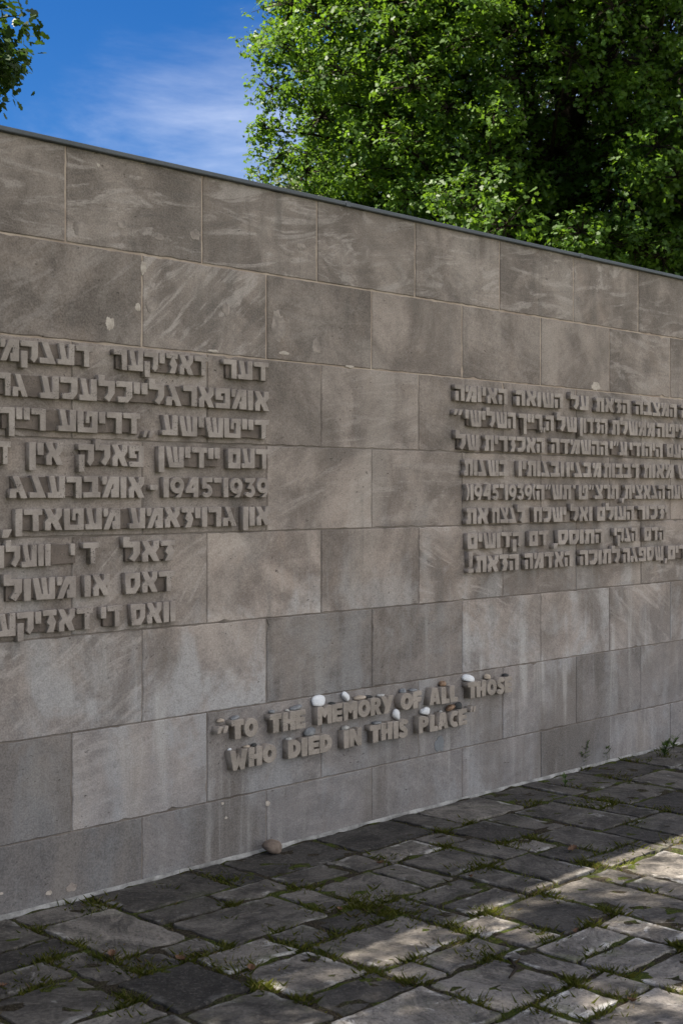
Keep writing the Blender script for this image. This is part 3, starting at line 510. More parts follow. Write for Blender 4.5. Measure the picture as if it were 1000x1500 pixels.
# ------------------------------------------------------------------ the wall
TOPH = EYE + .2191 * XV * Z0 / FPX
COURSE = [EYE - k * XV * Z0 / FPX / 1000 for k in (-219.1, -157.5, -95.8, -33.7, 28.1, 91.0, 152.5, 215.0)] + [-.25]
USP = .4045
def make_wall():
    root = empty('inscription_wall', mat=WM)
    tag(root, 'long grey sandstone block wall with thin dark coping, carrying the inscriptions', 'wall')
    S_L, S_R, TH = -9.0, 13.0, .62
    pitch = (1e-4 * USP) * XV * Z0 / T.y
    def sx(px): return onwall(px, 700)[0]
    a0, b0, c0 = sx(105.5), sx(209), sx(97)
    rr = random.Random(21)
    # tones read off the photo for the blocks in view: {(course, index from the frame's left edge): tone}
    tone = {(5, 1): .66, (5, 2): .22, (5, 3): .26, (5, 4): .60, (5, 5): .64, (5, 6): .58, (5, 0): .52, (6, 0): .18, (6, 1): .56, (6, 2): .37, (6, 3): .36, (6, 4): .38,
            (7, 0): .12, (7, 1): .24, (7, 2): .34, (4, 2): .72, (4, 3): .50, (4, 4): .52, (1, 2): .30, (1, 1): .42, (1, 0): .28, (1, 3): .50,  # low left blocks darkened to carry the lens's corner falloff
            (1, 4): .40, (1, 5): .42, (0, 0): .34, (0, 1): .38, (0, 2): .42, (0, 3): .40, (0, 4): .42, (2, 2): .42, (2, 3): .44, (3, 2): .55, (3, 3): .48}
    for c in range(8):
        h1, h0 = COURSE[c], COURSE[c + 1]
        st = (c0 if c == 0 else a0 if c % 2 == 0 else b0)
        edges = [st + k * pitch for k in range(-12, 18)]
        gap = .0034 if c < 2 else .0018
        V, F, C = [], [], []
        for k in range(len(edges) - 1):
            s0, s1 = edges[k], edges[k + 1]
            if s1 < S_L or s0 > S_R: continue
            idx = k - 11
            tn = tone.get((c, idx), rr.uniform(.30, .62) - (.14 if c == 7 else .06 if c == 6 else 0)) + rr.uniform(-.03, .03)  # lowest courses darkened further, partly lens falloff put into the tone
            vein = (rr.uniform(.7, 1.) if c == 0 else rr.choice((.1, .25, .45, .7)))
            if (c, idx) == (1, 1): vein = .95
            sd_ = rr.random()
            if c == 0: sd_ = .45 + .12 * (sd_ - .5)
            out = rr.uniform(-.0012, .0012)
            x0, x1, y0, y1 = s0 + gap, s1 - gap, h0 + gap, h1 - (gap if c else .002)
            # outline with slightly worn arrises
            ring = []
            for (ax, ay, bx, by) in ((x0, y0, x1, y0), (x1, y0, x1, y1), (x1, y1, x0, y1), (x0, y1, x0, y0)):
                ln = math.hypot(bx - ax, by - ay); q = max(4, int(ln / .03))
                ux, uy = (bx - ax) / ln, (by - ay) / ln
                for j in range(q):
                    wv = (rr.random() ** 5) * .004
                    if rr.random() < .012: wv += rr.uniform(.004, .012)
                    ring.append((ax + ux * ln * j / q - uy * wv, ay + uy * ln * j / q + ux * wv))
            nr = len(ring); b = len(V)
            cx, cy = (x0 + x1) / 2, (y0 + y1) / 2
            for ins, z in ((0, -.05), (0, -.0035), (.0035, out)):
                for (px, py) in ring:
                    dx, dy = cx - px, cy - py
                    V.append((px + math.copysign(min(ins, abs(dx)), dx) , py + math.copysign(min(ins, abs(dy)), dy), z))
                    C.append((tn, sd_, vein))
            for g in range(2):
                for j in range(nr):
                    j2 = (j + 1) % nr
                    F.append((b + g * nr + j, b + g * nr + j2, b + (g + 1) * nr + j2, b + (g + 1) * nr + j))
            F.append(tuple(b + 2 * nr + j for j in range(nr)))
        me = pymesh('stone_course', V, F)
        vcol(me, 'blk', np.array(C))
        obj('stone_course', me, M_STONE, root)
    # mortar core behind the facing
    def box(x0, x1, y0, y1, z0, z1):
        v = [(x, y, z) for x in (x0, x1) for y in (y0, y1) for z in (z0, z1)]
        return v, [(0, 1, 3, 2), (4, 6, 7, 5), (0, 4, 5, 1), (2, 3, 7, 6), (0, 2, 6, 4), (1, 5, 7, 3)]
    obj('mortar_core', pymesh('mortar_core', *box(S_L, S_R, -.3, TOPH - .004, -TH, -.0042)), M_MORT, root)
    v, f = box(S_L - .02, S_R + .02, TOPH - .0045, TOPH + .015, -TH - .03, .022)
    cop = obj('coping', pymesh('coping', v, f), M_COPE, root)
    bv = cop.modifiers.new('bevel', 'BEVEL'); bv.width = .004; bv.segments = 2
    # sheet laps on the coping
    V, F = [], []
    for k in range(-4, 6):
        x = sx(845) + k * 1.93
        vv, ff = box(x, x + .03, TOPH - .006, TOPH + .0172, -TH, .0245)
        F += [tuple(i + len(V) for i in q) for q in ff]; V += vv
    obj('sheet_lap', pymesh('sheet_lap', V, F), M_COPE, root)
    # repairs, chips and paint spots, each an irregular flake on the face
    def flake(px, py, wpx, hpx, mat, nm, seed, ring=False):
        s, h = onwall(px, py)
        sc = (onwall(px + 5, py)[0] - onwall(px - 5, py)[0]) / 10
        sh = (onwall(px, py - 5)[1] - onwall(px, py + 5)[1]) / 10
        r2 = random.Random(seed)
        n = 34
        ph = [r2.uniform(0, 6.28) for _ in range(3)]
        pts = []
        for k in range(n):
            t = 6.283 * k / n
            r = 1 + .05 * math.sin(2 * t + ph[0]) + .09 * math.sin(3 * t + ph[1]) + .06 * math.sin(5 * t + ph[2]) + r2.uniform(-.12, .10)
            pts.append((s + math.cos(t) * wpx / 2 * sc * r, h + math.sin(t) * hpx / 2 * sh * r))
        V = [(x, y, -.002) for x, y in pts] + [(x, y, .0013) for x, y in pts] + [(s + (x - s) * .8, h + (y - h) * .8, .0017) for x, y in pts]
        F = []
        for g in range(2):
            F += [(g * n + k, g * n + (k + 1) % n, (g + 1) * n + (k + 1) % n, (g + 1) * n + k) for k in range(n)]
        F.append(tuple(2 * n + k for k in range(n)))
        obj(nm, pymesh(nm, V, F, False), mat, root)
    for i, q in enumerate([(408, 478, 20, 44), (463, 507, 11, 24), (222, 447, 16, 20), (331, 453, 12, 18), (117, 334, 20, 20), (179, 329, 14, 13),
                           (234, 348, 13, 9), (286, 344, 14, 16), (441, 361, 15, 10), (534, 367, 10, 16)]):
        flake(*q, M_PATCH, 'repair_patch', 50 + i)
    for i, q in enumerate([(161, 474, 12, 20), (210, 392, 8, 20), (202, 450, 8, 12), (872, 566, 13, 12), (144, 242, 5, 5), (416, 517, 16, 5), (512, 537, 12, 4),
                           (312, 514, 14, 4), (72, 1308, 9, 7), (392, 1177, 6, 8), (331, 1198, 4, 4), (326, 1177, 4, 4), (2, 1309, 6, 4)]):
        flake(*q, M_CHIP, 'chip', 90 + i)
    flake(105, 1300, 15, 13, M_PATCH, 'repair_patch', 71); flake(643, 1090, 14, 22, simple_material('grey_filler', (.16, .17, .18), (.21, .22, .235), 30), 'repair_patch', 72)
    fl = make_fillet()
    o = obj('mortar_fillet', fl, M_FILLET)
    o.parent = root
    o.matrix_parent_inverse = WM.inverted()
    return root
M_FILLET = simple_material('lime_fillet', (.17, .165, .155), (.40, .39, .37), 9, .95, .1, .6, .01)
WALL = make_wall()
# ------------------------------------------------------------------ letters (units: 100 = letter height)
def arc(cx, cy, r, a0, a1, n=14, ry=None):
    ry = ry or r
    return [(cx + r * math.cos(R(a0 + (a1 - a0) * k / n)), cy + ry * math.sin(R(a0 + (a1 - a0) * k / n))) for k in range(n + 1)]
def stroke(pts, w):
    L, Rr = [], []
    for i, p in enumerate(pts):
        a = pts[max(i - 1, 0)]; b = pts[min(i + 1, len(pts) - 1)]
        d = math.hypot(b[0] - a[0], b[1] - a[1]) or 1
        nx, ny = -(b[1] - a[1]) / d, (b[0] - a[0]) / d
        L.append((p[0] + nx * w / 2, p[1] + ny * w / 2)); Rr.append((p[0] - nx * w / 2, p[1] - ny * w / 2))
    return L + Rr[::-1]
def box(x0, y0, x1, y1): return [(x0, y0), (x1, y0), (x1, y1), (x0, y1)]
def sh(p, dx, dy=0): return [(x + dx, y + dy) for x, y in p]
QUO = [(0, 66), (20, 66), (32, 100), (12, 100)]
# glyph: width, outlines, holes
G = {
 'ד': (100, [[(0, 100), (100, 100), (100, 73), (80, 73), (80, 0), (46, 0), (46, 73), (0, 73)]], []),
 'ר': (86, [[(0, 100), (86, 100), (86, 0), (50, 0), (50, 72), (0, 72)]], []),
 'ע': (96, [[(5, 100), (37, 100), (52, 30), (62, 30), (62, 100), (96, 100), (96, 0), (0, 0), (0, 26), (22, 26)]], []),
 'נ': (92, [[(10, 100), (46, 100), (92, 0), (0, 0), (0, 27), (42, 27)]], []),
 'ק': (94, [[(0, 100), (94, 100), (94, 25), (72, -2), (50, 18), (58, 32), (58, 72), (0, 72)], box(2, -27, 38, 52)], []),
 'מ': (102, [[(0, 0), (35, 0), (64, 62), (67, 62), (67, 40), (54, 40), (54, 0), (102, 0), (102, 100), (48, 100)], [(2, 100), (31, 100), (31, 76), (24, 60), (2, 60)]], []),
 'א': (102, [[(0, 100), (36, 100), (58, 66), (66, 78), (66, 100), (99, 100), (99, 66), (79, 44), (103, 0), (64, 0), (42, 36), (38, 30), (38, 0), (4, 0), (4, 40), (22, 58)]], []),
 'ז': (80, [[(0, 100), (80, 100), (80, 74), (62, 74), (78, 46), (62, 0), (20, 0), (38, 30), (22, 46), (36, 74), (0, 74)]], []),
 'י': (36, [box(0, 45, 36, 100)], []),
 'ו': (37, [box(0, 0, 37, 100)], []),
 'ן': (38, [box(0, -24, 38, 100)], []),
 'ג': (98, [[(16, 100), (50, 100), (98, 0), (60, 0), (49, 26), (38, 26), (38, 0), (0, 0), (6, 44), (41, 44)]], []),
 'ל': (92, [[(0, 122), (36, 122), (36, 98), (92, 98), (92, 40), (60, -2), (32, 18), (54, 42), (54, 70), (0, 70)]], []),
 'כ': (92, [[(0, 100), (92, 100), (92, 28), (66, 0), (10, 0), (10, 28), (50, 28), (55, 35), (55, 72), (0, 72)]], []),
 'פ': (94, [[(0, 100), (94, 100), (94, 0), (0, 0), (0, 26), (60, 26), (60, 74), (36, 74), (36, 60), (48, 60), (48, 40), (0, 40)]], []),
 'ט': (112, [[(0, 100), (34, 100), (34, 25), (78, 25), (78, 76), (66, 76), (66, 44), (42, 44), (52, 100), (112, 100), (112, 0), (0, 0)]], []),
 'ש': (116, [[(0, 100), (30, 100), (47, 26), (54, 26), (43, 100), (71, 100), (79, 26), (85, 26), (85, 100), (116, 100), (116, 0), (20, 0)]], []),
 'ם': (92, [box(0, 0, 92, 100)], [box(36, 30, 58, 70)]),
 'ס': (94, [[(0, 100), (94, 100), (94, 36), (66, 0), (6, 0)]], [[(36, 72), (60, 72), (60, 40), (51, 28), (38, 28)]]),
 'ה': (88, [[(0, 100), (88, 100), (88, 0), (54, 0), (54, 72), (0, 72)], box(4, 0, 36, 60)], []),
 'ח': (90, [[(0, 100), (90, 100), (90, 0), (57, 0), (57, 72), (37, 72), (37, 0), (4, 0), (4, 72), (0, 72)]], []),
 'ת': (94, [[(6, 100), (94, 100), (94, 0), (60, 0), (60, 72), (46, 72), (46, 0), (0, 0), (0, 26), (14, 34), (14, 72), (6, 72)]], []),
 'ב': (100, [[(4, 100), (86, 100), (86, 27), (100, 27), (100, 0), (0, 0), (0, 27), (50, 27), (50, 72), (4, 72)]], []),
 'צ': (97, [[(0, 100), (36, 100), (58, 64), (64, 74), (64, 100), (95, 100), (95, 66), (76, 44), (97, 22), (97, 0), (0, 0), (0, 26), (52, 26)]], []),
 'ך': (88, [[(0, 100), (88, 100), (88, -28), (52, -28), (52, 72), (0, 72)]], []),
 '״': (66, [QUO, sh(QUO, 33)], []),
 '„': (66, [sh(QUO, 0, -78), sh(QUO, 33, -78)], []),
 ',': (36, [[(0, -26), (22, -26), (36, 12), (6, 12)]], []),
 '־': (50, [box(0, 74, 50, 100)], []),
 '-': (60, [box(0, 36, 60, 62)], []),
 '!': (42, [[(2, 128), (38, 128), (34, 36), (8, 36)], box(0, 0, 42, 26)], []),
 ')': (26, [stroke([(2, 100), (16, 72), (18, 40), (4, 0)], 20)], []),
 '(': (26, [stroke([(22, 100), (8, 72), (6, 40), (20, 0)], 20)], []),
 '1': (38, [[(4, 100), (38, 100), (38, 0), (4, 0)]], []),
 '9': (88, [arc(44, 60, 44, 0, 286, 24, 41) + [(30, 0), (66, 0), (86, 46)]], [arc(44, 61, 15, 0, 345, 14)]),
 '4': (86, [[(42, 100), (82, 100), (82, 0), (49, 0), (49, 22), (0, 22), (0, 38)]], [[(49, 46), (49, 66), (38, 46)]]),
 '5': (80, [[(14, 100), (78, 100), (78, 76), (42, 76), (41, 66)] + arc(40, 33, 38, 80, -140, 18, 34) + [(24, 28)] + arc(40, 33, 11, -150, 105, 10) + [(10, 42)]], []),
 '3': (80, [[(6, 100), (78, 100), (78, 90), (56, 66)] + arc(40, 33, 38, 55, -150, 18, 34) + [(22, 28)] + arc(40, 33, 10, -150, 95, 10) + [(20, 46), (40, 76), (6, 76)]], []),
 'T': (82, [[(0, 100), (82, 100), (82, 70), (63, 70), (63, 0), (21, 0), (21, 70), (0, 70)]], []),
 'O': (94, [arc(47, 50, 47, 0, 348, 30, 50)], [arc(47, 50, 13, 0, 340, 18, 19)]),
 'H': (88, [[(0, 0), (0, 100), (37, 100), (37, 62), (50, 62), (50, 100), (88, 100), (88, 0), (50, 0), (50, 38), (37, 38), (37, 0)]], []),
 'E': (74, [[(0, 0), (0, 100), (74, 100), (74, 74), (36, 74), (36, 62), (70, 62), (70, 38), (36, 38), (36, 26), (74, 26), (74, 0)]], []),
 'M': (100, [[(0, 0), (0, 100), (33, 100), (50, 80), (67, 100), (100, 100), (100, 0), (68, 0), (68, 54), (54, 36), (46, 36), (32, 54), (32, 0)]], []),
 'R': (80, [[(0, 0), (0, 100), (42, 100)] + arc(44, 69, 34, 85, -60, 10, 31) + [(84, 0), (48, 0), (34, 36), (34, 0)]], [box(34, 60, 46, 76)]),
 'Y': (90, [[(0, 100), (36, 100), (47, 68), (56, 100), (92, 100), (58, 0), (18, 0), (30, 36)]], []),
 'F': (68, [[(0, 0), (0, 100), (68, 100), (68, 73), (38, 73), (38, 62), (64, 62), (64, 37), (38, 37), (38, 0)]], []),
 'A': (90, [[(0, 0), (22, 100), (66, 100), (90, 0), (55, 0), (52, 18), (37, 18), (34, 0)]], [[(40, 40), (49, 40), (44.5, 66)]]),
 'L': (66, [[(0, 0), (0, 100), (38, 100), (38, 27), (66, 27), (66, 0)]], []),
 'S': (72, [stroke(arc(42, 71, 24, 15, 270, 12, 19) + arc(34, 29, 24, 90, -165, 12, 19)[0:], 31)], []),
 'W': (112, [[(0, 100), (36, 100), (43, 46), (56, 82), (69, 46), (77, 100), (112, 100), (92, -4), (68, -4), (56, 22), (44, -4), (20, -4)]], []),
 'D': (84, [[(0, 0), (0, 100), (36, 100)] + arc(36, 50, 48, 85, -85, 18, 50) + [(36, 0)]], [[(34, 30), (34, 70)] + arc(36, 50, 15, 80, -80, 8, 20)]),
 'I': (39, [box(0, 0, 39, 100)], []),
 'N': (90, [[(0, 0), (0, 100), (34, 100), (58, 54), (58, 100), (90, 100), (90, 0), (60, 0), (33, 46), (33, 0)]], []),
 'P': (80, [[(0, 0), (0, 100), (40, 100)] + arc(42, 66, 38, 85, -88, 12, 34) + [(34, 32), (34, 0)]], [[(34, 58), (34, 76), (42, 76), (46, 67), (42, 58)]]),
 'C': (80, [stroke(arc(48, 50, 33, 55, 305, 18, 36), 29)], []),
 '“': (62, [sh(QUO, 0, -22), sh(QUO, 31, -22)], []),
 '”': (62, [sh(QUO, 0, 6), sh(QUO, 31, 6)], []),
}
E_LET = .030
JR = random.Random(5)
def layout(txt, gapu):
    x, out = 0, []
    for ch in txt:
        out.append((ch, x)); x += G[ch][0] + gapu
    return out, x - gapu
def word_polys(txt, s0, s1, h0, hh, gapu=9, slope=0):
    """letters of one word as outlines on the wall, left to right"""
    lay, tot = layout(txt, gapu)
    kx, ky = (s1 - s0) / tot, hh / 100
    res = []
    for ch, x in lay:
        dy = JR.uniform(-1.6, 1.6)
        _w, outs, holes = G[ch]
        tr = lambda p: [(s0 + (x + a + JR.uniform(-.8, .8)) * kx, h0 + (b + dy + JR.uniform(-.8, .8)) * ky) for a, b in p]
        if ch in 'OSC9': tr = lambda p: [(s0 + (x + a) * kx, h0 + (b + dy) * ky) for a, b in p]
        res.append((ch, [tr(p) for p in outs], [tr(p) for p in holes], (s0 + x * kx, s0 + (x + _w) * kx)))
    return res
PENDING = []
def relief(name, letters, z0, z1, mat, parent, bev=.0018, thin=.0004):
    """a curve filled and raised from z0 to z1; turned into a mesh afterwards"""
    cu = bpy.data.curves.new(name, 'CURVE')
    cu.dimensions = '2D'; cu.fill_mode = 'BOTH'
    cu.extrude = (z1 - z0) / 2 - bev
    cu.bevel_depth = bev; cu.bevel_resolution = 1; cu.offset = -bev - thin
    for _c, outs, holes, _r in letters:
        for p in outs + holes:
            sp = cu.splines.new('POLY'); sp.points.add(len(p) - 1)
            for k, (x, y) in enumerate(p): sp.points[k].co = (x, y, 0, 1)
            sp.use_cyclic_u = True
    o = bpy.data.objects.new('draft', cu); COL.objects.link(o)
    PENDING.append((o, name, (z0 + z1) / 2, mat, parent))
def flush_relief():
    bpy.context.view_layer.update()
    dg = bpy.context.evaluated_depsgraph_get()
    got, done = [], []
    for o, name, z, mat, parent in PENDING:
        me = bpy.data.meshes.new_from_object(o.evaluated_get(dg), depsgraph=dg)
        me.name = name
        me.transform(Matrix.Translation((0, 0, z)))
        got.append((me, name, mat, parent, o))
    for me, name, mat, parent, o in got:
        cu = o.data
        bpy.data.objects.remove(o); bpy.data.curves.remove(cu)
        me.materials.clear()
        done.append(obj(name, me, mat, parent))
    PENDING.clear()
    return done

# lines: (reference pixels (x, top y, base y), [(text drawn left to right, left px, right px)], blank plates [(left px, right px)])
YID = [
 ([(394, 532, 559), (137, 507, 538)], [('לאמקנעד', -62, 137), ('רעקיזאד', 165, 306), ('רעד', 326, 394)], []),
 ([(394, 574, 602), (60, 549, 583)], [('אזיורג', -78, 42), ('עכעלכיילגראפמוא', 58, 395)], [(28, 70)]),
 ([(394, 616.5, 644), (84, 598.6, 631.6)], [('ךייר', -2, 68), ('עטירד', 84, 206), ('„', 207, 226), ('עשישטייד', 236, 394)], [(60, 92)]),
 ([(394, 658.5, 687), (60, 648, 681.6)], [('דורכ'[::-1] and 'כרוד', -62, 17), ('ןיא', 41, 93), ('קלאפ', 113, 211), ('ןשידיי', 231, 323), ('םעד', 332, 394)], []),
 ([(394, 701, 728.5), (12, 696, 730)], [('גנערבמוא', 12, 212), ('-', 219, 232), ('1945־1939', 237, 395)], []),
 ([(394, 742.5, 770), (40, 745, 778)], [('ןדאטעמ', 21, 177), ('עמאזיורג', 188, 347), ('ןוא', 354, 396), (',', 1, 19)], [(165, 195)]),
 ([(256, 791, 822), (60, 797.5, 828.6)], [('טלעוו', -22, 75), ('י', 102, 111), ('ד', 120, 145), ('לאז', 179, 257)], [(72, 108)]),
 ([(256, 837, 866), (100, 843, 876)], [('לושמ', 4, 112), ('וא', 122, 162), ('סאד', 181, 256)], []),
 ([(256, 881, 911.6), (100, 892, 924)], [('עקיזאד', -4, 137), ('יד', 146, 180), ('סאוו', 190, 258)], []),
]
HEB = [
 ([(664, 564.5, 587), (960, 588, 609)], [('המויאה', 664, 743), ('האושה', 753, 824), ('לע', 833, 862), ('תאזה', 870, 922), ('הבצמה', 928, 990), ('הנה', 995, 1040)], []),
 ([(680, 600, 624), (958, 619, 640)], [('״', 662, 678), ('ישילשה', 679, 755), ('ךייר', 758, 794), ('„', 789, 799), ('ה', 797, 811), ('לש', 813, 844), ('ןודזה', 847, 889), ('תלשממ', 893, 958), ('הטימה', 960, 1018)], []),
 ([(690, 636, 659), (900, 647, 668)], [('לש', 665, 701), ('תירזכאה', 707, 797), ('הדמשהה', 805, 890), ('י״ע', 891, 918), ('ידוהיה', 920, 970), ('םעה', 974, 1006)], []),
 ([(690, 673, 697), (985, 681, 701)], [('תונשב', 677, 744), ('ויתונבו', 757, 826), ('וינבמ', 827, 880), ('תובבר', 882, 935), ('תואמ', 940, 986), ('שש', 990, 1022)], []),
 ([(690, 709, 732), (970, 711, 731.5)], [(')1945־1939(', 681, 783), ('ה״שת', 783, 836), ('־', 837, 843), ('ט״צרת', 845, 905), (',', 908, 914), ('תיצאנה', 912, 973), ('העשרה', 975, 1024)], []),
 ([(690, 744, 767), (970, 741, 761)], [('תא', 680, 715), ('חצנל', 718, 768), ('חכשי', 779, 829), ('לאו', 833, 867), ('םלועה', 872, 928), ('רוכזי', 932, 978)], []),
 ([(690, 781, 804), (960, 772, 792)], [('םישודק', 682, 764), ('םד', 773, 803), (',', 808, 817), ('ססותה', 814, 884), ('יקנה', 897, 933), ('םדה', 941, 974)], []),
 ([(692, 815, 840), (970, 800, 820)], [('!', 683, 693), ('תאזה', 694, 759), ('המדאה', 766, 838), ('הכותל', 847, 908), ('הגפסש', 910, 971), (',', 971, 977), ('םירוהט', 976, 1032)], []),
]
ENG = [
 ([(345, 1054, 1082.5), (440, 1040, 1066.5), (690, 999, 1023), (740, 991, 1014)], [('“', 313, 332), ('TO', 335, 376), ('THE', 391, 445), ('MEMORY', 461, 573), ('OF', 581, 615), ('ALL', 624, 667), ('THOSE', 680, 747)], []),
 ([(350, 1098, 1125), (425, 1083.5, 1111), (677, 1038.5, 1062.5)], [('WHO', 333, 403), ('DIED', 418, 484), ('IN', 499, 527), ('THIS', 538, 594), ('PLACE', 609, 682), ('”', 683, 694)], []),
]
LINES = {}
def inscription(name, label, lines, mat, plate, per_letter=False, cap=1.0):
    root = empty(name, mat=WM)
    tag(root, label, 'inscription')
    spot = {}
    for li, (refs, words_, blanks) in enumerate(lines):
        hb = sum(onwall(x, b, E_LET)[1] for x, t, b in refs) / len(refs)
        ht = sum(onwall(x, t, E_LET)[1] for x, t, b in refs) / len(refs)
        hh = ht - hb
        LINES[(name, li)] = (hb, ht)
        mid = refs[0][2]
        if plate:
            rects = []
            for txt, x0, x1 in words_:
                if len(txt) < 2 or txt in '״„': continue
                s0, s1 = onwall(x0, mid)[0], onwall(x1 - 4, mid)[0]
                rects.append((s0 + .006, s1 - .012))
            for x0, x1 in blanks:
                rects.append((onwall(x0, mid)[0], onwall(x1, mid)[0]))
            rects.sort()
            mg = []
            for a, b in rects:
                if mg and a < mg[-1][1] + .004: mg[-1][1] = max(b, mg[-1][1])
                else: mg.append([a, b])
            for a, b in mg:
                n = max(2, int((b - a) / .05))
                yb, yt = hb + hh * .045, ht - hh * .05
                q = [(a + (b - a) * k / n, yb + JR.uniform(-.003, .003)) for k in range(n + 1)] + [(b - (b - a) * k / n, yt + JR.uniform(-.002, .002)) for k in range(n + 1)]
                spot[len(PENDING)] = (li, (a + b) / 2, (b - a) / 2)
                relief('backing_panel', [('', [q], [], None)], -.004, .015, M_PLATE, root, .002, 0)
        for txt, x0, x1 in words_:
            s0, s1 = onwall(x0 + 2, mid, E_LET)[0], onwall(x1, mid, E_LET)[0]
            letters = word_polys(txt, s0, s1, hb, hh, 3.5 if per_letter else 8)
            if per_letter:
                for L in letters:
                    relief('letter', [L], -.004, E_LET + .012 + JR.uniform(-.003, .004), mat, root, .0022, .0)
                    LET.append((li, txt, L[0], L[3], hb, ht))
            else:
                spot[len(PENDING)] = (li, (s0 + s1) / 2, None)
                relief('lettering', letters, .003 if plate and len(txt) > 1 else -.004, E_LET + JR.uniform(-.0015, .002), mat, root)
    made = flush_relief()
    # lettering belongs to the raised panel it stands on
    pan = [(k, v) for k, v in spot.items() if v[2] is not None]
    for k, v in spot.items():
        if v[2] is None:
            best = min((q for q in pan if q[1][0] == v[0]), key=lambda q: max(0, abs(q[1][1] - v[1]) - q[1][2]))
            made[k].parent = made[best[0]]
    return root
LET = []
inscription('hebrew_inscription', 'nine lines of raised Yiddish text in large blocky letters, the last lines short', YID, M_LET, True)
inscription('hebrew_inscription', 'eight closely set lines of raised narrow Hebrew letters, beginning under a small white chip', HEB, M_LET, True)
inscription('english_inscription', 'two lines of raised Latin capitals on the lower wall, topped with small stones', ENG, M_ENG, False, True)

# ------------------------------------------------------------------ the small stones laid on the letters
def pebble_mesh(name, lx, ly, lz, seed, sub=3, rough=.16, flat=0.):
    bm = bmesh.new()
    bmesh.ops.create_icosphere(bm, subdivisions=sub, radius=1)
    r2 = random.Random(seed)
    ax = [Vector((r2.gauss(0, 1), r2.gauss(0, 1), r2.gauss(0, 1))).normalized() for _ in range(7)]
    am = [r2.uniform(-rough, rough) for _ in ax]
    for v in bm.verts:
        n = v.co.normalized()
        r = 1 + sum(a * (max(0, n.dot(q)) ** 3) for a, q in zip(am, ax)) + .06 * math.sin(5 * n.x + seed) * math.sin(4 * n.y + seed * 2) + r2.uniform(-.012, .012)
        z = n.z * r
        if z < -.55: z = -.55 + (z + .55) * .25
        v.co = Vector((n.x * r * lx, n.y * r * ly, (z + .63) * lz))
    me = bpy.data.meshes.new(name)
    bm.to_mesh(me); bm.free()
    me.polygons.foreach_set('use_smooth', [True] * len(me.polygons))
    return me
P_WHITE = simple_material('white_marble_pebble', (.66, .67, .69), (.80, .80, .80), 25, .6, .4, .1, .002, 200)
P_GREY = simple_material('grey_pebble', (.15, .155, .165), (.27, .275, .28), 45, .7, .3, .2, .002, 200)
P_PALE = simple_material('pale_grey_pebble', (.38, .37, .35), (.55, .54, .51), 35, .8, .3, .3, .002, 200)
P_DARK = simple_material('black_pebble', (.022, .023, .024), (.055, .055, .053), 45, .6, .3, .2, .002, 200)
P_TAN = simple_material('tan_pebble', (.34, .28, .22), (.50, .42, .34), 35, .8, .3, .2, .002, 200)
P_RED = simple_material('russet_pebble', (.11, .065, .042), (.34, .22, .14), 70, .6, .3, .2, .002, 200)
PX_M = lambda px: (onwall(px + 5, 1050, .02)[0] - onwall(px - 5, 1050, .02)[0]) / 10
STONES = [  # line, px x, width px, height px, material, label, yaw/tilt
 (0, 324, 10, 5.5, P_TAN, 'small flat tan pebble on the opening quotation mark', 0),
 (0, 344, 13, 5.5, P_GREY, 'smooth blue-grey pebble on the T of TO', 0),
 (0, 398, 9, 6, P_GREY, 'small grey pebble on the T of THE', .2),
 (0, 421, 5, 3, P_PALE, 'tiny pale pebble on the H of THE', 0),
 (0, 434, 16, 8, P_GREY, 'streaked grey pebble on the E of THE', -.1),
 (0, 467, 19, 15, P_WHITE, 'big broad white pebble on the first M of MEMORY', .1),
 (0, 487, 10, 3, P_DARK, 'flat black pebble between two white ones on MEMORY', 0),
 (0, 505, 16, 12, P_WHITE, 'long white pebble tipped aslant on the second M of MEMORY', .75),
 (0, 527, 12, 6, P_TAN, 'pinkish tan pebble on the O of MEMORY', -.1),
 (0, 541, 9, 4, P_DARK, 'thin dark pebble on the R of MEMORY', 0),
 (0, 559, 7, 3, P_PALE, 'small pale stone flake on the Y of MEMORY', 0),
 (0, 590, 9, 7, P_GREY, 'grey pebble on the O of OF', 0),
 (0, 605, 10, 4, P_GREY, 'flat grey pebble on the F of OF', 0),
 (0, 648, 9, 9, P_RED, 'round reddish speckled pebble on the word ALL', 0),
 (0, 686, 13, 12, P_WHITE, 'round white pebble on the T of THOSE', .2),
 (0, 713, 8, 6.5, P_TAN, 'orange-tan pebble on the O of THOSE', .1),
 (0, 740, 9, 4.5, P_DARK, 'dark pebble on the E of THOSE', 0),
 (1, 337, 5, 4, P_WHITE, 'tiny white pebble on the W of WHO', 0),
 (1, 361, 10, 4, P_TAN, 'flat tan pebble on the H of WHO', 0),
 (1, 372, 9, 5.5, P_DARK, 'dark pebble between H and O of WHO', 0),
 (1, 424, 9, 3, P_PALE, 'thin pale flake on the D of DIED', 0),
 (1, 453, 17, 13, P_GREY, 'large pointed grey pebble on the middle of DIED', .1),
 (1, 506, 12, 6, P_PALE, 'pale flat stone on the I of IN', -.1),
 (1, 551, 14, 4, P_GREY, 'long flat grey pebble on the T of THIS', 0),
 (1, 579, 13, 13, P_WHITE, 'white pebble leaning on the word THIS', .6),
 (1, 622, 12, 12, P_WHITE, 'round white pebble on the L of PLACE', .2),
 (1, 645, 5, 3, P_PALE, 'tiny pale pebble on the A of PLACE', 0),
 (1, 659, 11, 8, P_RED, 'russet brown pebble on the C of PLACE', -.3),
 (1, 671, 10, 11, P_DARK, 'round black pebble on the E of PLACE', .1),
]
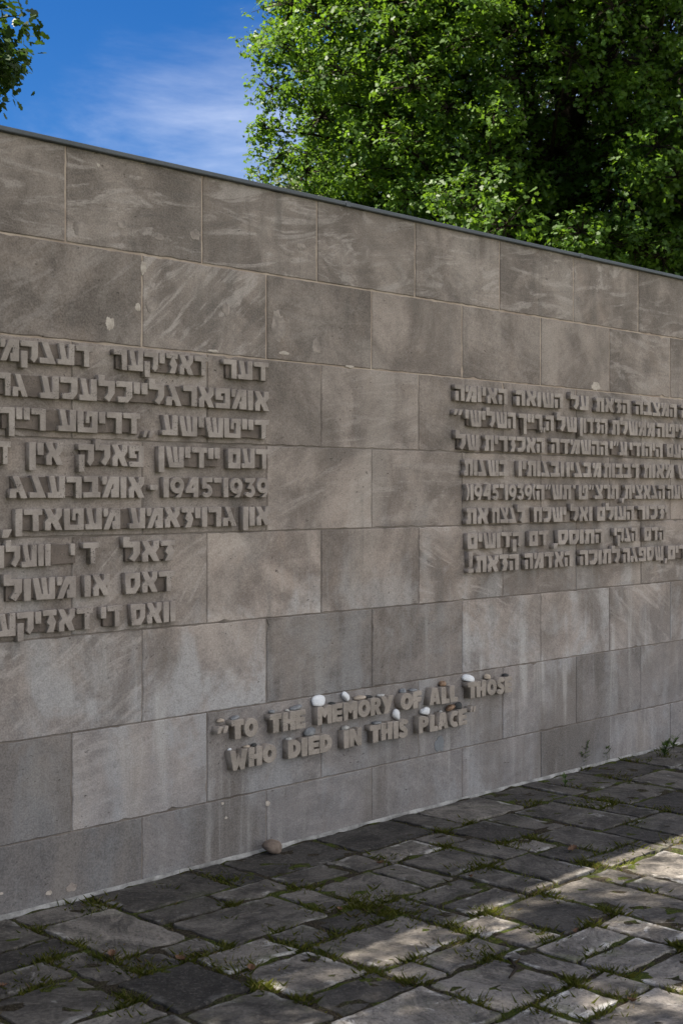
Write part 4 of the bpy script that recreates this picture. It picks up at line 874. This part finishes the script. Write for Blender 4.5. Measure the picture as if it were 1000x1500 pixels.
for i, (li, px, wp, hp, mat, lab, tilt) in enumerate(STONES):
    hb, ht = LINES[('english_inscription', li)]
    s = onwall(px, 1050, .018)[0]
    zdist = P0.y + s * T.y
    wp *= .93; hp *= .9
    lx = wp * PX_M(px) / 2
    lz = hp / FPX * zdist / 1.63
    me = pebble_mesh('pebble', lx, min(max(lx * .8, .007), .017), lz, 100 + i, rough=.42)
    o = obj('pebble', me, mat)
    m = WM @ Matrix(((1, 0, 0, s), (0, 0, 1, ht - .001), (0, 1, 0, .016), (0, 0, 0, 1)))
    m = m @ Matrix.Rotation(0, 4, 'Z') @ Matrix.Rotation(tilt, 4, 'Y')
    o.matrix_world = Matrix.Translation(Vector((0, 0, abs(math.sin(tilt)) * lx * .55))) @ m
    tag(o, lab, 'pebble', 'memorial stones laid on the letters')
# ground stone, fallen leaves, twig
st = obj('rock', pebble_mesh('rock', .050, .04, .036, 5, 4, .35), simple_material('brown_rock', (.13, .10, .08), (.24, .19, .155), 18, .9, .2, .5))
p = ground(397, 1250)
st.location = (p.x, p.y, .0); st.rotation_euler = (0, .1, .8)
tag(st, 'brown fist-sized rock on the paving at the foot of the wall', 'rock')

LEAF_LOBED = np.array([(0, .0), (.10, .035), (.22, .17), (.30, .10), (.42, .29), (.50, .15), (.64, .30), (.72, .15), (.84, .21), (.90, .10), (1.0, .03),
                       (1.0, -.03), (.90, -.10), (.84, -.21), (.72, -.15), (.64, -.30), (.50, -.15), (.42, -.29), (.30, -.10), (.22, -.17), (.10, -.035)], dtype=float)
LEAF_MID = np.array([(0, 0), (.22, .16), (.34, .11), (.52, .28), (.64, .17), (.82, .22), (1, 0), (.82, -.22), (.64, -.17), (.52, -.28), (.34, -.11), (.22, -.16)], dtype=float)
LEAF_WIDE = LEAF_MID * np.array([1, 1.25])
LEAF_OAK = np.array([(0, 0), (.25, .24), (.42, .15), (.68, .36), (.8, .2), (1, 0), (.8, -.2), (.68, -.36), (.42, -.15), (.25, -.24)], dtype=float)
LEAF_FAR = np.array([(0, 0), (.3, .2), (.45, .15), (.72, .28), (1, 0), (.72, -.28), (.45, -.15), (.3, -.2)], dtype=float)

M_DEAD = simple_material('dead_leaf_brown', (.09, .045, .024), (.19, .105, .06), 30, .7, .3, .2)
DEAD = [(163, 1403, 'small orange-brown leaf beside the broad slab near the wall'), (497, 1337, 'curled russet leaf between two mid-grey slabs'),
        (837, 1249, 'pale brown leaf caught at a slab corner beside the sunlit patch'), (4, 1448, 'dark brown leaf in the grassy joint at the paving edge'),
        (843, 1369, 'narrow tan leaf on the joint of two shaded slabs'), (264, 1411, 'brown leaf by the pale rounded slab'),
        (367, 1424, 'pale dry leaf standing in the grassy joint'), (556, 1268, 'reddish leaf scrap by the dark broken slab'), (690, 1289, 'brown leaf among grass by the patchy slab'),
        (925, 1470, 'dark curled leaf on sunlit paving')]
for i, (px, py, lab) in enumerate(DEAD):
    r2 = random.Random(i)
    sz = r2.uniform(.035, .055)
    tpl = LEAF_LOBED
    V = []
    for x, y in tpl: V.append(((x - .5) * sz, y * sz * 1.2, .30 * sz * abs(y) * 3 + .25 * sz * (x - .5) ** 2 * 4))
    n = len(V)
    V += [((x - .5) * sz, 0, .25 * sz * (x - .5) ** 2 * 4) for x, y in tpl[:11]]
    F = []
    for k in range(10):
        F.append((k, k + 1, n + k + 1, n + k))
        F.append((n - 1 - k + (0 if k else 0), n + k, n + k + 1, n - 2 - k)) if False else None
    F = [f for f in F if f]
    low = list(range(20, 10, -1))              # the other half, base to tip
    low = [0] + low
    for k in range(10):
        F.append((low[k], n + k, n + k + 1, low[k + 1]))
    o = obj('fallen_leaf', pymesh('fallen_leaf', V, F, False), M_DEAD)
    q = ground(px, py)
    o.location = (q.x, q.y, .006 + .003 * (i % 3)); o.rotation_euler = (r2.uniform(-.3, .3), r2.uniform(-.2, .2), r2.uniform(0, 6))
    tag(o, lab, 'leaf', 'fallen leaves on the paving')

def tube(path, radii, sides=6):
    V, F = [], []
    up = Vector((0, 0, 1))
    for i, p in enumerate(path):
        a = path[max(i - 1, 0)]; b = path[min(i + 1, len(path) - 1)]
        d = (b - a)
        if d.length < 1e-6: d = Vector((0, 0, 1))
        d.normalize()
        x = d.cross(up if abs(d.z) < .95 else Vector((1, 0, 0))).normalized(); y = d.cross(x)
        for k in range(sides):
            t = 6.2832 * k / sides
            V.append(p + (x * math.cos(t) + y * math.sin(t)) * radii[i])
    for i in range(len(path) - 1):
        for k in range(sides):
            k2 = (k + 1) % sides
            F.append((i * sides + k, i * sides + k2, (i + 1) * sides + k2, (i + 1) * sides + k))
    F.append(tuple(range(sides))[::-1]); F.append(tuple((len(path) - 1) * sides + k for k in range(sides)))
    return V, F
def join(parts):
    V, F = [], []
    for v, f in parts:
        F += [tuple(i + len(V) for i in q) for q in f]; V += v
    return V, F
tw = [ground(744, 1404, .012), ground(752, 1411, .018), ground(756, 1418, .014), ground(750, 1426, .01), ground(745, 1432, .012)]
o = obj('twig', pymesh('twig', *join([tube(tw, [.004, .006, .006, .005, .003])]), True), M_BARK)
tag(o, 'short crooked dark twig lying across the paving slabs', 'twig')

# ------------------------------------------------------------------ grass in the joints
def blades(pts, hmin, hmax, lean, rng, wid=.0032, per=1):
    n = len(pts)
    az = rng.uniform(0, 6.283, n); h = rng.uniform(hmin, hmax, n) * rng.uniform(.5, 1, n); ln = rng.uniform(.2, 1, n) * lean * h
    dx, dy = np.cos(az), np.sin(az); wx, wy = -dy * wid, dx * wid
    P = np.asarray(pts)
    V = np.zeros((n, 5, 3))
    mx, my = P[:, 0] + dx * ln * .35, P[:, 1] + dy * ln * .35
    V[:, 0] = np.c_[P[:, 0] - wx, P[:, 1] - wy, P[:, 2]]
    V[:, 1] = np.c_[P[:, 0] + wx, P[:, 1] + wy, P[:, 2]]
    V[:, 2] = np.c_[mx + wx * .8, my + wy * .8, P[:, 2] + h * .62]
    V[:, 3] = np.c_[P[:, 0] + dx * ln, P[:, 1] + dy * ln, P[:, 2] + h]
    V[:, 4] = np.c_[mx - wx * .8, my - wy * .8, P[:, 2] + h * .62]
    return V.reshape(-1, 3), n
def make_grass():
    rng = np.random.default_rng(8)
    rects = np.array(SLABS)
    def free(s, d):
        ok = np.ones(len(s), bool)
        for a, b, c, e in rects:
            ok &= ~((s > a + .004) & (s < b - .004) & (d > c + .004) & (d < e - .004))
        return ok
    # clumps where the photo has them (pixel, spread, count)
    spots = [(140, 1326, 26, 300), (52, 1362, 14, 60), (118, 1383, 16, 130), (75, 1405, 26, 260), (50, 1440, 26, 200), (165, 1402, 30, 200), (215, 1418, 22, 220),
             (240, 1300, 8, 40), (180, 1465, 22, 160), (190, 1480, 24, 120), (345, 1290, 14, 130), (310, 1285, 22, 100), (340, 1325, 10, 60), (325, 1388, 12, 70), (282, 1400, 20, 110),
             (345, 1415, 28, 320), (430, 1382, 26, 260), (475, 1400, 18, 90), (390, 1444, 18, 150), (445, 1465, 10, 90), (462, 1332, 18, 120), (437, 1300, 22, 100), (485, 1370, 14, 80), (405, 1362, 16, 80),
             (545, 1318, 34, 520), (540, 1340, 30, 220), (600, 1338, 40, 220), (565, 1258, 16, 120), (645, 1218, 12, 110), (678, 1204, 9, 110), (650, 1240, 14, 140), (690, 1272, 22, 260), (710, 1268, 22, 220),
             (745, 1235, 20, 230), (785, 1228, 12, 120), (715, 1335, 18, 260), (660, 1358, 18, 130), (690, 1365, 18, 120), (660, 1382, 24, 120), (600, 1404, 14, 120), (540, 1420, 22, 130), (605, 1436, 14, 220),
             (690, 1466, 24, 160), (705, 1400, 24, 170), (775, 1176, 14, 140), (845, 1152, 12, 70), (880, 1178, 26, 420), (905, 1137, 16, 100), (930, 1113, 14, 170), (975, 1107, 16, 260), (970, 1100, 10, 120),
             (850, 1124, 14, 160), (975, 1186, 14, 130), (925, 1205, 12, 100), (985, 1232, 14, 130), (920, 1243, 20, 160), (870, 1248, 18, 100), (895, 1262, 30, 160), (860, 1266, 20, 90), (797, 1312, 28, 180),
             (893, 1334, 14, 170), (862, 1354, 14, 130), (805, 1378, 18, 120), (790, 1363, 12, 80), (840, 1440, 16, 240), (870, 1398, 26, 90), (905, 1426, 20, 120), (888, 1425, 14, 80), (912, 1459, 14, 120), (800, 1460, 22, 120),
             (785, 1480, 26, 160), (995, 1386, 10, 90), (880, 1485, 30, 140), (990, 1450, 12, 60), (775, 1290, 20, 60), (957, 1305, 12, 60), (520, 1362, 14, 60), (330, 1345, 10, 30), (500, 1385, 18, 60)]
    S, D, Hs = [], [], []
    for px, py, sp, cnt in spots:
        c = ground(px, py) - P0
        s0, d0 = c.dot(T), c.dot(NRM)
        m = sp * (py - YV) ** -1 * EYE * 1.0
        n = int(cnt * 6.5)
        S.append(rng.normal(s0, m * .75, n)); D.append(rng.normal(d0, m * .75, n)); Hs.append(np.full(n, 1.0))
    S, D, Hs = map(np.concatenate, (S, D, Hs))
    keep = (free(S, D) | (rng.random(len(S)) < .22)) & (D > .01)
    S, D, Hs = S[keep], D[keep], Hs[keep]
    # sparse growth along every joint
    s2, d2 = rng.uniform(-1.2, 7, 240000), rng.uniform(.03, 3.6, 240000)
    k2 = free(s2, d2)
    ph = np.sin(s2 * 5.1 + 2 * np.sin(d2 * 3.3)) * np.sin(d2 * 6.7 + 1.3 * s2)
    k2 &= (rng.random(len(s2)) < np.clip(.22 + .7 * ph, .05, 1))
    S = np.r_[S, s2[k2]]; D = np.r_[D, d2[k2]]; Hs = np.r_[Hs, np.full(k2.sum(), .55)]
    P = np.c_[P0.x + T.x * S + NRM.x * D, P0.y + T.y * S + NRM.y * D, np.full(len(S), -.03)]
    big = Hs > .9
    v1, n1 = blades(P[big], .016, .056, 1.1, rng, .0018)
    v2, n2 = blades(P[~big], .016, .042, .9, rng, .002)
    v = np.r_[v1, v2]; n = n1 + n2
    me = npmesh('grass', v, 5)
    t = np.repeat(np.c_[rng.random(n), rng.random(n)], 5, 0)
    vcol(me, 'tint', t)
    m = leaf_material('joint_grass', (.065, .092, .014), (.19, .18, .035), .32, (.20, .23, .03), .5, .3)
    tag(obj('grass', me, m), 'low grass and moss growing in the paving joints', 'grass', kind='stuff')
    # dry straw-coloured blades
    n3 = int(len(P) * .12); idx = rng.choice(len(P), n3, replace=False)
    v3, n3 = blades(P[idx], .02, .05, 1.3, rng, .002)
    me = npmesh('dry_grass', v3, 5); vcol(me, 'tint', np.repeat(np.c_[rng.random(n3), rng.random(n3)], 5, 0))
    tag(obj('dry_grass', me, leaf_material('straw', (.17, .12, .055), (.26, .20, .10), .25, (.2, .16, .07), .6, .2)), 'dry straw blades among the joint grass', 'grass', kind='stuff')
    print('grass', n, n3)
make_grass()

M_WEED = leaf_material('weed_green', (.045, .08, .02), (.085, .13, .03), .3, (.12, .2, .03), .5, .3)
def weed(px, py, hgt, ns, lab, seed, head=False):
    r2 = random.Random(seed); rng = np.random.default_rng(seed)
    q = ground(px, py)
    root = empty('weed', (q.x, q.y, -.01))
    tag(root, lab, 'weed')
    st_, tips = [], []
    for k in range(ns):
        a = r2.uniform(0, 6.28); ln = hgt * r2.uniform(.5, 1); le = r2.uniform(.1, .45) * ln
        b = NRM * 0.0
        dirv = Vector((math.cos(a), math.sin(a), 0))
        if dirv.dot(NRM) < -.2: dirv = dirv - NRM * 2 * dirv.dot(NRM)
        path = [Vector((0, 0, 0)) + dirv * (le * (t ** 1.6)) + Vector((0, 0, ln * t * (1 - .12 * t))) for t in (0, .25, .5, .75, 1)]
        st_.append(tube(path, [.0018, .0016, .0013, .001, .0006], 5)); tips.append((path, dirv))
    obj('stem', pymesh('stem', *join(st_), True), M_WEED, root)
    L = []
    for path, dirv in tips:
        for k in range(7):
            t = r2.uniform(.1, .9); i = min(int(t * 4), 3)
            p = path[i].lerp(path[i + 1], t * 4 - i)
            a = r2.uniform(0, 6.28); dv = Vector((math.cos(a), math.sin(a), r2.uniform(.2, .9))).normalized()
            ll = r2.uniform(.03, .06); sd = dv.cross(Vector((0, 0, 1))).normalized() * ll * .13
            L += [p, p + dv * ll * .45 + sd, p + dv * ll, p + dv * ll * .45 - sd]
        if head:
            for k in range(16):
                t = .8 + .2 * k / 15; p = path[3].lerp(path[4], (t - .75) * 4)
                a = r2.uniform(0, 6.28); dv = Vector((math.cos(a), math.sin(a), .9)).normalized() * .012; sd = dv.cross(Vector((0, 0, 1))).normalized() * .003
                L += [p, p + dv * .5 + sd, p + dv, p + dv * .5 - sd]
    v = np.array([tuple(x) for x in L])
    me = npmesh('leaf', v, 4); n = len(v) // 4
    vcol(me, 'tint', np.repeat(np.c_[rng.random(n), rng.random(n)], 4, 0))
    obj('foliage', me, M_WEED, root)
weed(851, 1124, .20, 7, 'spindly flowering weed at the foot of the wall, with tall thin stems', 1, True)
weed(884, 1116, .12, 4, 'short leafy weed close to the wall beside the taller spindly one', 2, True)
weed(972, 1108, .13, 8, 'bushy weed growing between slabs near the far wall corner', 3, True)
weed(985, 1096, .14, 4, 'thin upright weed against the wall at its far end', 4)
weed(826, 1152, .09, 2, 'single bent seed stalk leaning over a slab near the wall', 6, True)

# ------------------------------------------------------------------ trees
def make_leaves(tips, nper, size, tpl, rng, spread=.09, upbias=.45, center=None, hub=None):
    """rosettes of leaves round twig tips"""
    n = len(tips) * nper
    P = np.repeat(tips, nper, 0) + rng.normal(0, spread, (n, 3)) * np.array([1, 1, .75])
    d = rng.normal(0, 1, (n, 3)); d[:, 2] = d[:, 2] * .55 - .18
    d /= np.linalg.norm(d, axis=1)[:, None]
    nn = rng.normal(0, .55, (n, 3)) + np.array([0, 0, upbias + .35])
    if center is not None:
        o = P - center; o /= np.linalg.norm(o, axis=1)[:, None] + 1e-6
        nn += o * .45
    if hub is not None:
        o = np.repeat(hub, nper, 0); o = P - o; o /= np.linalg.norm(o, axis=1)[:, None] + 1e-6
        nn += o * .8
    nn -= d * (nn * d).sum(1)[:, None]
    nn /= np.linalg.norm(nn, axis=1)[:, None] + 1e-9
    b = np.cross(nn, d)
    sz = size * rng.uniform(.6, 1.25, n)
    x = tpl[:, 0][None, :]; y = tpl[:, 1][None, :]
    fold = rng.uniform(.05, .35, n)[:, None]; curl = rng.uniform(-.1, .35, n)[:, None]
    z = fold * np.abs(y) - curl * x * x * .6
    V = P[:, None, :] + sz[:, None, None] * (x[..., None] * d[:, None, :] + y[..., None] * b[:, None, :] + z[..., None] * nn[:, None, :])
    return V.reshape(-1, 3), n
def tree(name, label, base, height, trunk_r, crown_c, crown_r, nclump, clump_r, tipper, nper, lsize, tpl, mat, seed, group=None, shell=.55, limbs=9, extra=None, keep=None, bark=None, mind=1.0, small=None, lspread=.06):
    rng = np.random.default_rng(seed); r2 = random.Random(seed)
    root = empty(name, base)
    tag(root, label, 'tree', group)
    B = np.array(base); C = np.array(crown_c) - B; Rr = np.array(crown_r)
    # clump centres in the crown's volume, more to the outside, with holes
    d = rng.normal(0, 1, (nclump * 6, 3)); d /= np.linalg.norm(d, axis=1)[:, None]
    rad = shell + (1 - shell) * rng.random(len(d)) ** .6
    ph = np.sin(d[:, 0] * 5.3 + seed) * np.sin(d[:, 2] * 6.1 + seed * 1.7) * np.sin(d[:, 1] * 5.7 - seed)
    rad = rad * (1 + .09 * ph)
    cl = C + d * Rr * rad[:, None]
    ok = ph > -.6
    if keep is not None: ok &= keep(cl + B)
    cl = cl[ok]
    sel = []                                   # clumps keep a distance from each other, so that dark gaps stay between them
    for c in cl:
        if not sel or (((np.array(sel) - c) ** 2).sum(1) > (clump_r * mind) ** 2).all(): sel.append(c)
        if len(sel) >= nclump: break
    cl = np.array(sel)
    if extra is not None: cl = np.r_[cl, np.array(extra) - B]
    # limbs
    parts = []
    top = Vector((C[0] * .5, C[1] * .5, C[2] + Rr[2] * .55))
    tr = [Vector((0, 0, -.1)), Vector((.04, .03, height * .12)), Vector((C[0] * .12, C[1] * .12, height * .3)), Vector((C[0] * .3, C[1] * .3, height * .55)), top]
    parts.append(tube(tr, [trunk_r * 1.35, trunk_r, trunk_r * .85, trunk_r * .6, trunk_r * .2], 10))
    order = rng.permutation(len(cl))
    hubs = []
    for k in range(limbs):
        e = Vector(cl[order[k % len(cl)]])
        z0 = height * r2.uniform(.18, .8)
        t = z0 / max(top.z, .1)
        s = tr[1].lerp(tr[4], min(max(t, 0), .8)); s.z = z0
        e = s + (e - s) * .78
        m1 = s.lerp(e, .35) + Vector((r2.uniform(-.2, .2), r2.uniform(-.2, .2), .25)); m2 = s.lerp(e, .7) + Vector((r2.uniform(-.25, .25), r2.uniform(-.25, .25), .1))
        q = trunk_r * r2.uniform(.28, .45)
        parts.append(tube([s, m1, m2, e], [q, q * .75, q * .5, q * .22], 7))
        hubs += [s.lerp(m1, .6), m1, m1.lerp(m2, .5), m2, m2.lerp(e, .5), e]
    hb = np.array([tuple(h) for h in hubs])
    for c in cl:
        j = np.argmin(((hb - c) ** 2).sum(1) * rng.uniform(.5, 1.6, len(hb)))
        s = Vector(hb[j]); e = Vector(c)
        if (e - s).length > 1.3: s = e + (s - e).normalized() * 1.3 + Vector((r2.uniform(-.4, .4), r2.uniform(-.4, .4), r2.uniform(-.5, .1)))
        m = s.lerp(e, .5) + Vector((r2.uniform(-.15, .15), r2.uniform(-.15, .15), r2.uniform(0, .2)))
        q = trunk_r * .085 + .006
        parts.append(tube([s, m, e], [q, q * .65, q * .25], 5))
    # twig tips in each clump
    tp = []; hub_ = []
    ncore = len(cl) - (len(extra) if extra is not None else 0)
    for ci, c in enumerate(cl):
        cr_ = (small if small and ci >= ncore else clump_r) * r2.uniform(.65, 1.3)
        u = rng.normal(0, 1, (tipper, 3)); u /= np.linalg.norm(u, axis=1)[:, None]
        u *= (rng.random(tipper) ** .33)[:, None] * cr_
        u[:, 2] *= .72
        tp.append(c + u); hub_.append(np.repeat(c[None, :] - [0, 0, .1], tipper, 0))
        for k in range(0, tipper, 3):
            parts.append(tube([Vector(c), Vector(c) * .45 + Vector(tp[-1][k]) * .55 + Vector((0, 0, .03)), Vector(tp[-1][k])], [.009, .006, .003], 3))
    tp = np.concatenate(tp)
    V, n = make_leaves(tp, nper, lsize, tpl, rng, lspread, center=C, hub=np.concatenate(hub_))
    me = npmesh('crown', V, len(tpl))
    clump_t = np.repeat(rng.random(len(cl)), tipper * nper) * .6
    tint = np.c_[np.clip(clump_t + rng.random(n) * .5, 0, 1), rng.random(n)]
    vcol(me, 'tint', np.repeat(tint, len(tpl), 0))
    obj('crown', me, mat, root)
    obj('trunk', pymesh('trunk', *join(parts), True), bark or M_BARK, root)
    print(name, 'leaves', n)
    return root
M_OAK = leaf_material('oak_leaf', (.020, .054, .009), (.088, .160, .018), .38, (.19, .34, .022))
M_OAKD = leaf_material('shaded_oak_leaf', (.013, .030, .007), (.032, .06, .012), .28, (.06, .115, .014))  # oak leaf with shade put into its colour, for unlit foliage
M_PALE = leaf_material('birch_leaf', (.10, .14, .05), (.19, .22, .10), .35, (.25, .30, .10), .6)
def pix(px, py, Y):                            # a point at distance Y seen at this pixel
    return ((px - 500) / FPX * Y, Y, EYE - (py - YV) / FPX * Y)
GRP = 'oaks beyond the wall'
tree('oak_tree', 'broad sunlit oak behind the wall with a rounded outline against the sky', (2.6, 17, 0), 10, .26, (3.35, 17, 8.0), (4.1, 4.0, 6.0), 2300, .40, 50, 9, .066, LEAF_OAK, M_OAK, 3, limbs=16, mind=1.14, lspread=.042, keep=lambda P: (P[:, 1] < 19.0) & (P[:, 2] < 12.5),
     extra=[pix(x, y, 16 + z) for x, y, z in ((700, 300, -2), (740, 330, -2.2), (670, 290, -2), (850, 340, -2.2), (890, 350, -2), (600, 290, -1), (520, 262, -.5), (450, 250, 0), (400, 235, .2), (640, 330, -1), (960, 215, -2.5), (985, 180, -2.5), (940, 250, -2.3), (990, 260, -2.5), (970, 380, -2), (930, 360, -2), (790, 350, -1.5), (830, 200, 1), (860, 170, 1), (900, 240, .5), (870, 260, 0), (820, 250, .8), (920, 150, 1), (890, 120, 1.2), (395, 70, .5), (400, 130, .3), (390, 190, .2), (420, 20, .6))])
tree('oak_tree', 'darker oak with brown limbs standing deep behind the sunlit one', (4.9, 22, 0), 12, .32, (5.4, 22.5, 8.5), (5.6, 4.0, 7.2), 600, .62, 40, 9, .085, LEAF_FAR, M_OAKD, 5, limbs=12)
tree('birch_tree', 'pale grey-green tree peeping out beside the foot of the big oak crown', (-1.2, 29, 0), 8, .12, (-1.1, 29, 6.0), (1.5, 1.5, 2.9), 70, .5, 16, 8, .085, LEAF_FAR, M_PALE, 8, limbs=6)
for i, (x, y, h, r, lab) in enumerate([(1.6, 31, 10, 3.6, 'shaded tree far behind the oaks, seen through gaps low in the crown'), (7.5, 29, 13, 4.6, 'tall dark tree closing the gaps behind the oaks'), (12.5, 30, 13, 4.8, 'dark tree at the far end of the row behind the wall')]):
    tree('broadleaf_tree', lab, (x, y, 0), h, .25, (x, y, h * .58), (r, r * .8, h * .52), 260, .9, 22, 10, .15, LEAF_FAR, M_OAKD, 20 + i, limbs=8)
# the oak on the left: one low branch reaches into the picture, its unseen crown enlarged to dapple the paving and darken the wall
def not_seen(P):                               # its twigs stay clear of the middle of the view
    return ~((P[:, 0] > -.27 * P[:, 1] - .55) & (P[:, 1] > 0) & ((P[:, 2] - EYE) < .40 * P[:, 1] + .5))
tree('oak_tree', 'oak leaning over the wall from the side, one lobed leafy branch against blue sky', (-5.6, 4.6, 0), 9, .26, (-5.2, 2.2, 6.0), (4.1, 5.6, 4.6), 185, .62, 50, 8, .085, LEAF_MID, M_OAKD, 41, limbs=12, keep=not_seen, shell=.2, mind=1.25, small=.34,
     extra=[tuple(ground(x, y) + sdir * (h / sdir.z)) for x, y, h in ((900, 1330, 7.2), (960, 1400, 6.6), (800, 1400, 7.0), (690, 1450, 7.1), (985, 1330, 7.4))] + [pix(x, y, 9 + z) for x, y, z in ((-42, 45, 0), (-26, 88, .2), (-34, 118, .1), (-55, 80, 0), (-85, 100, 0), (-100, 40, .2), (-110, 150, 0), (-160, 80, 0), (-230, 60, -.3), (-170, 0, 0))])  # leading clumps placed on sun rays to break up light on the paving
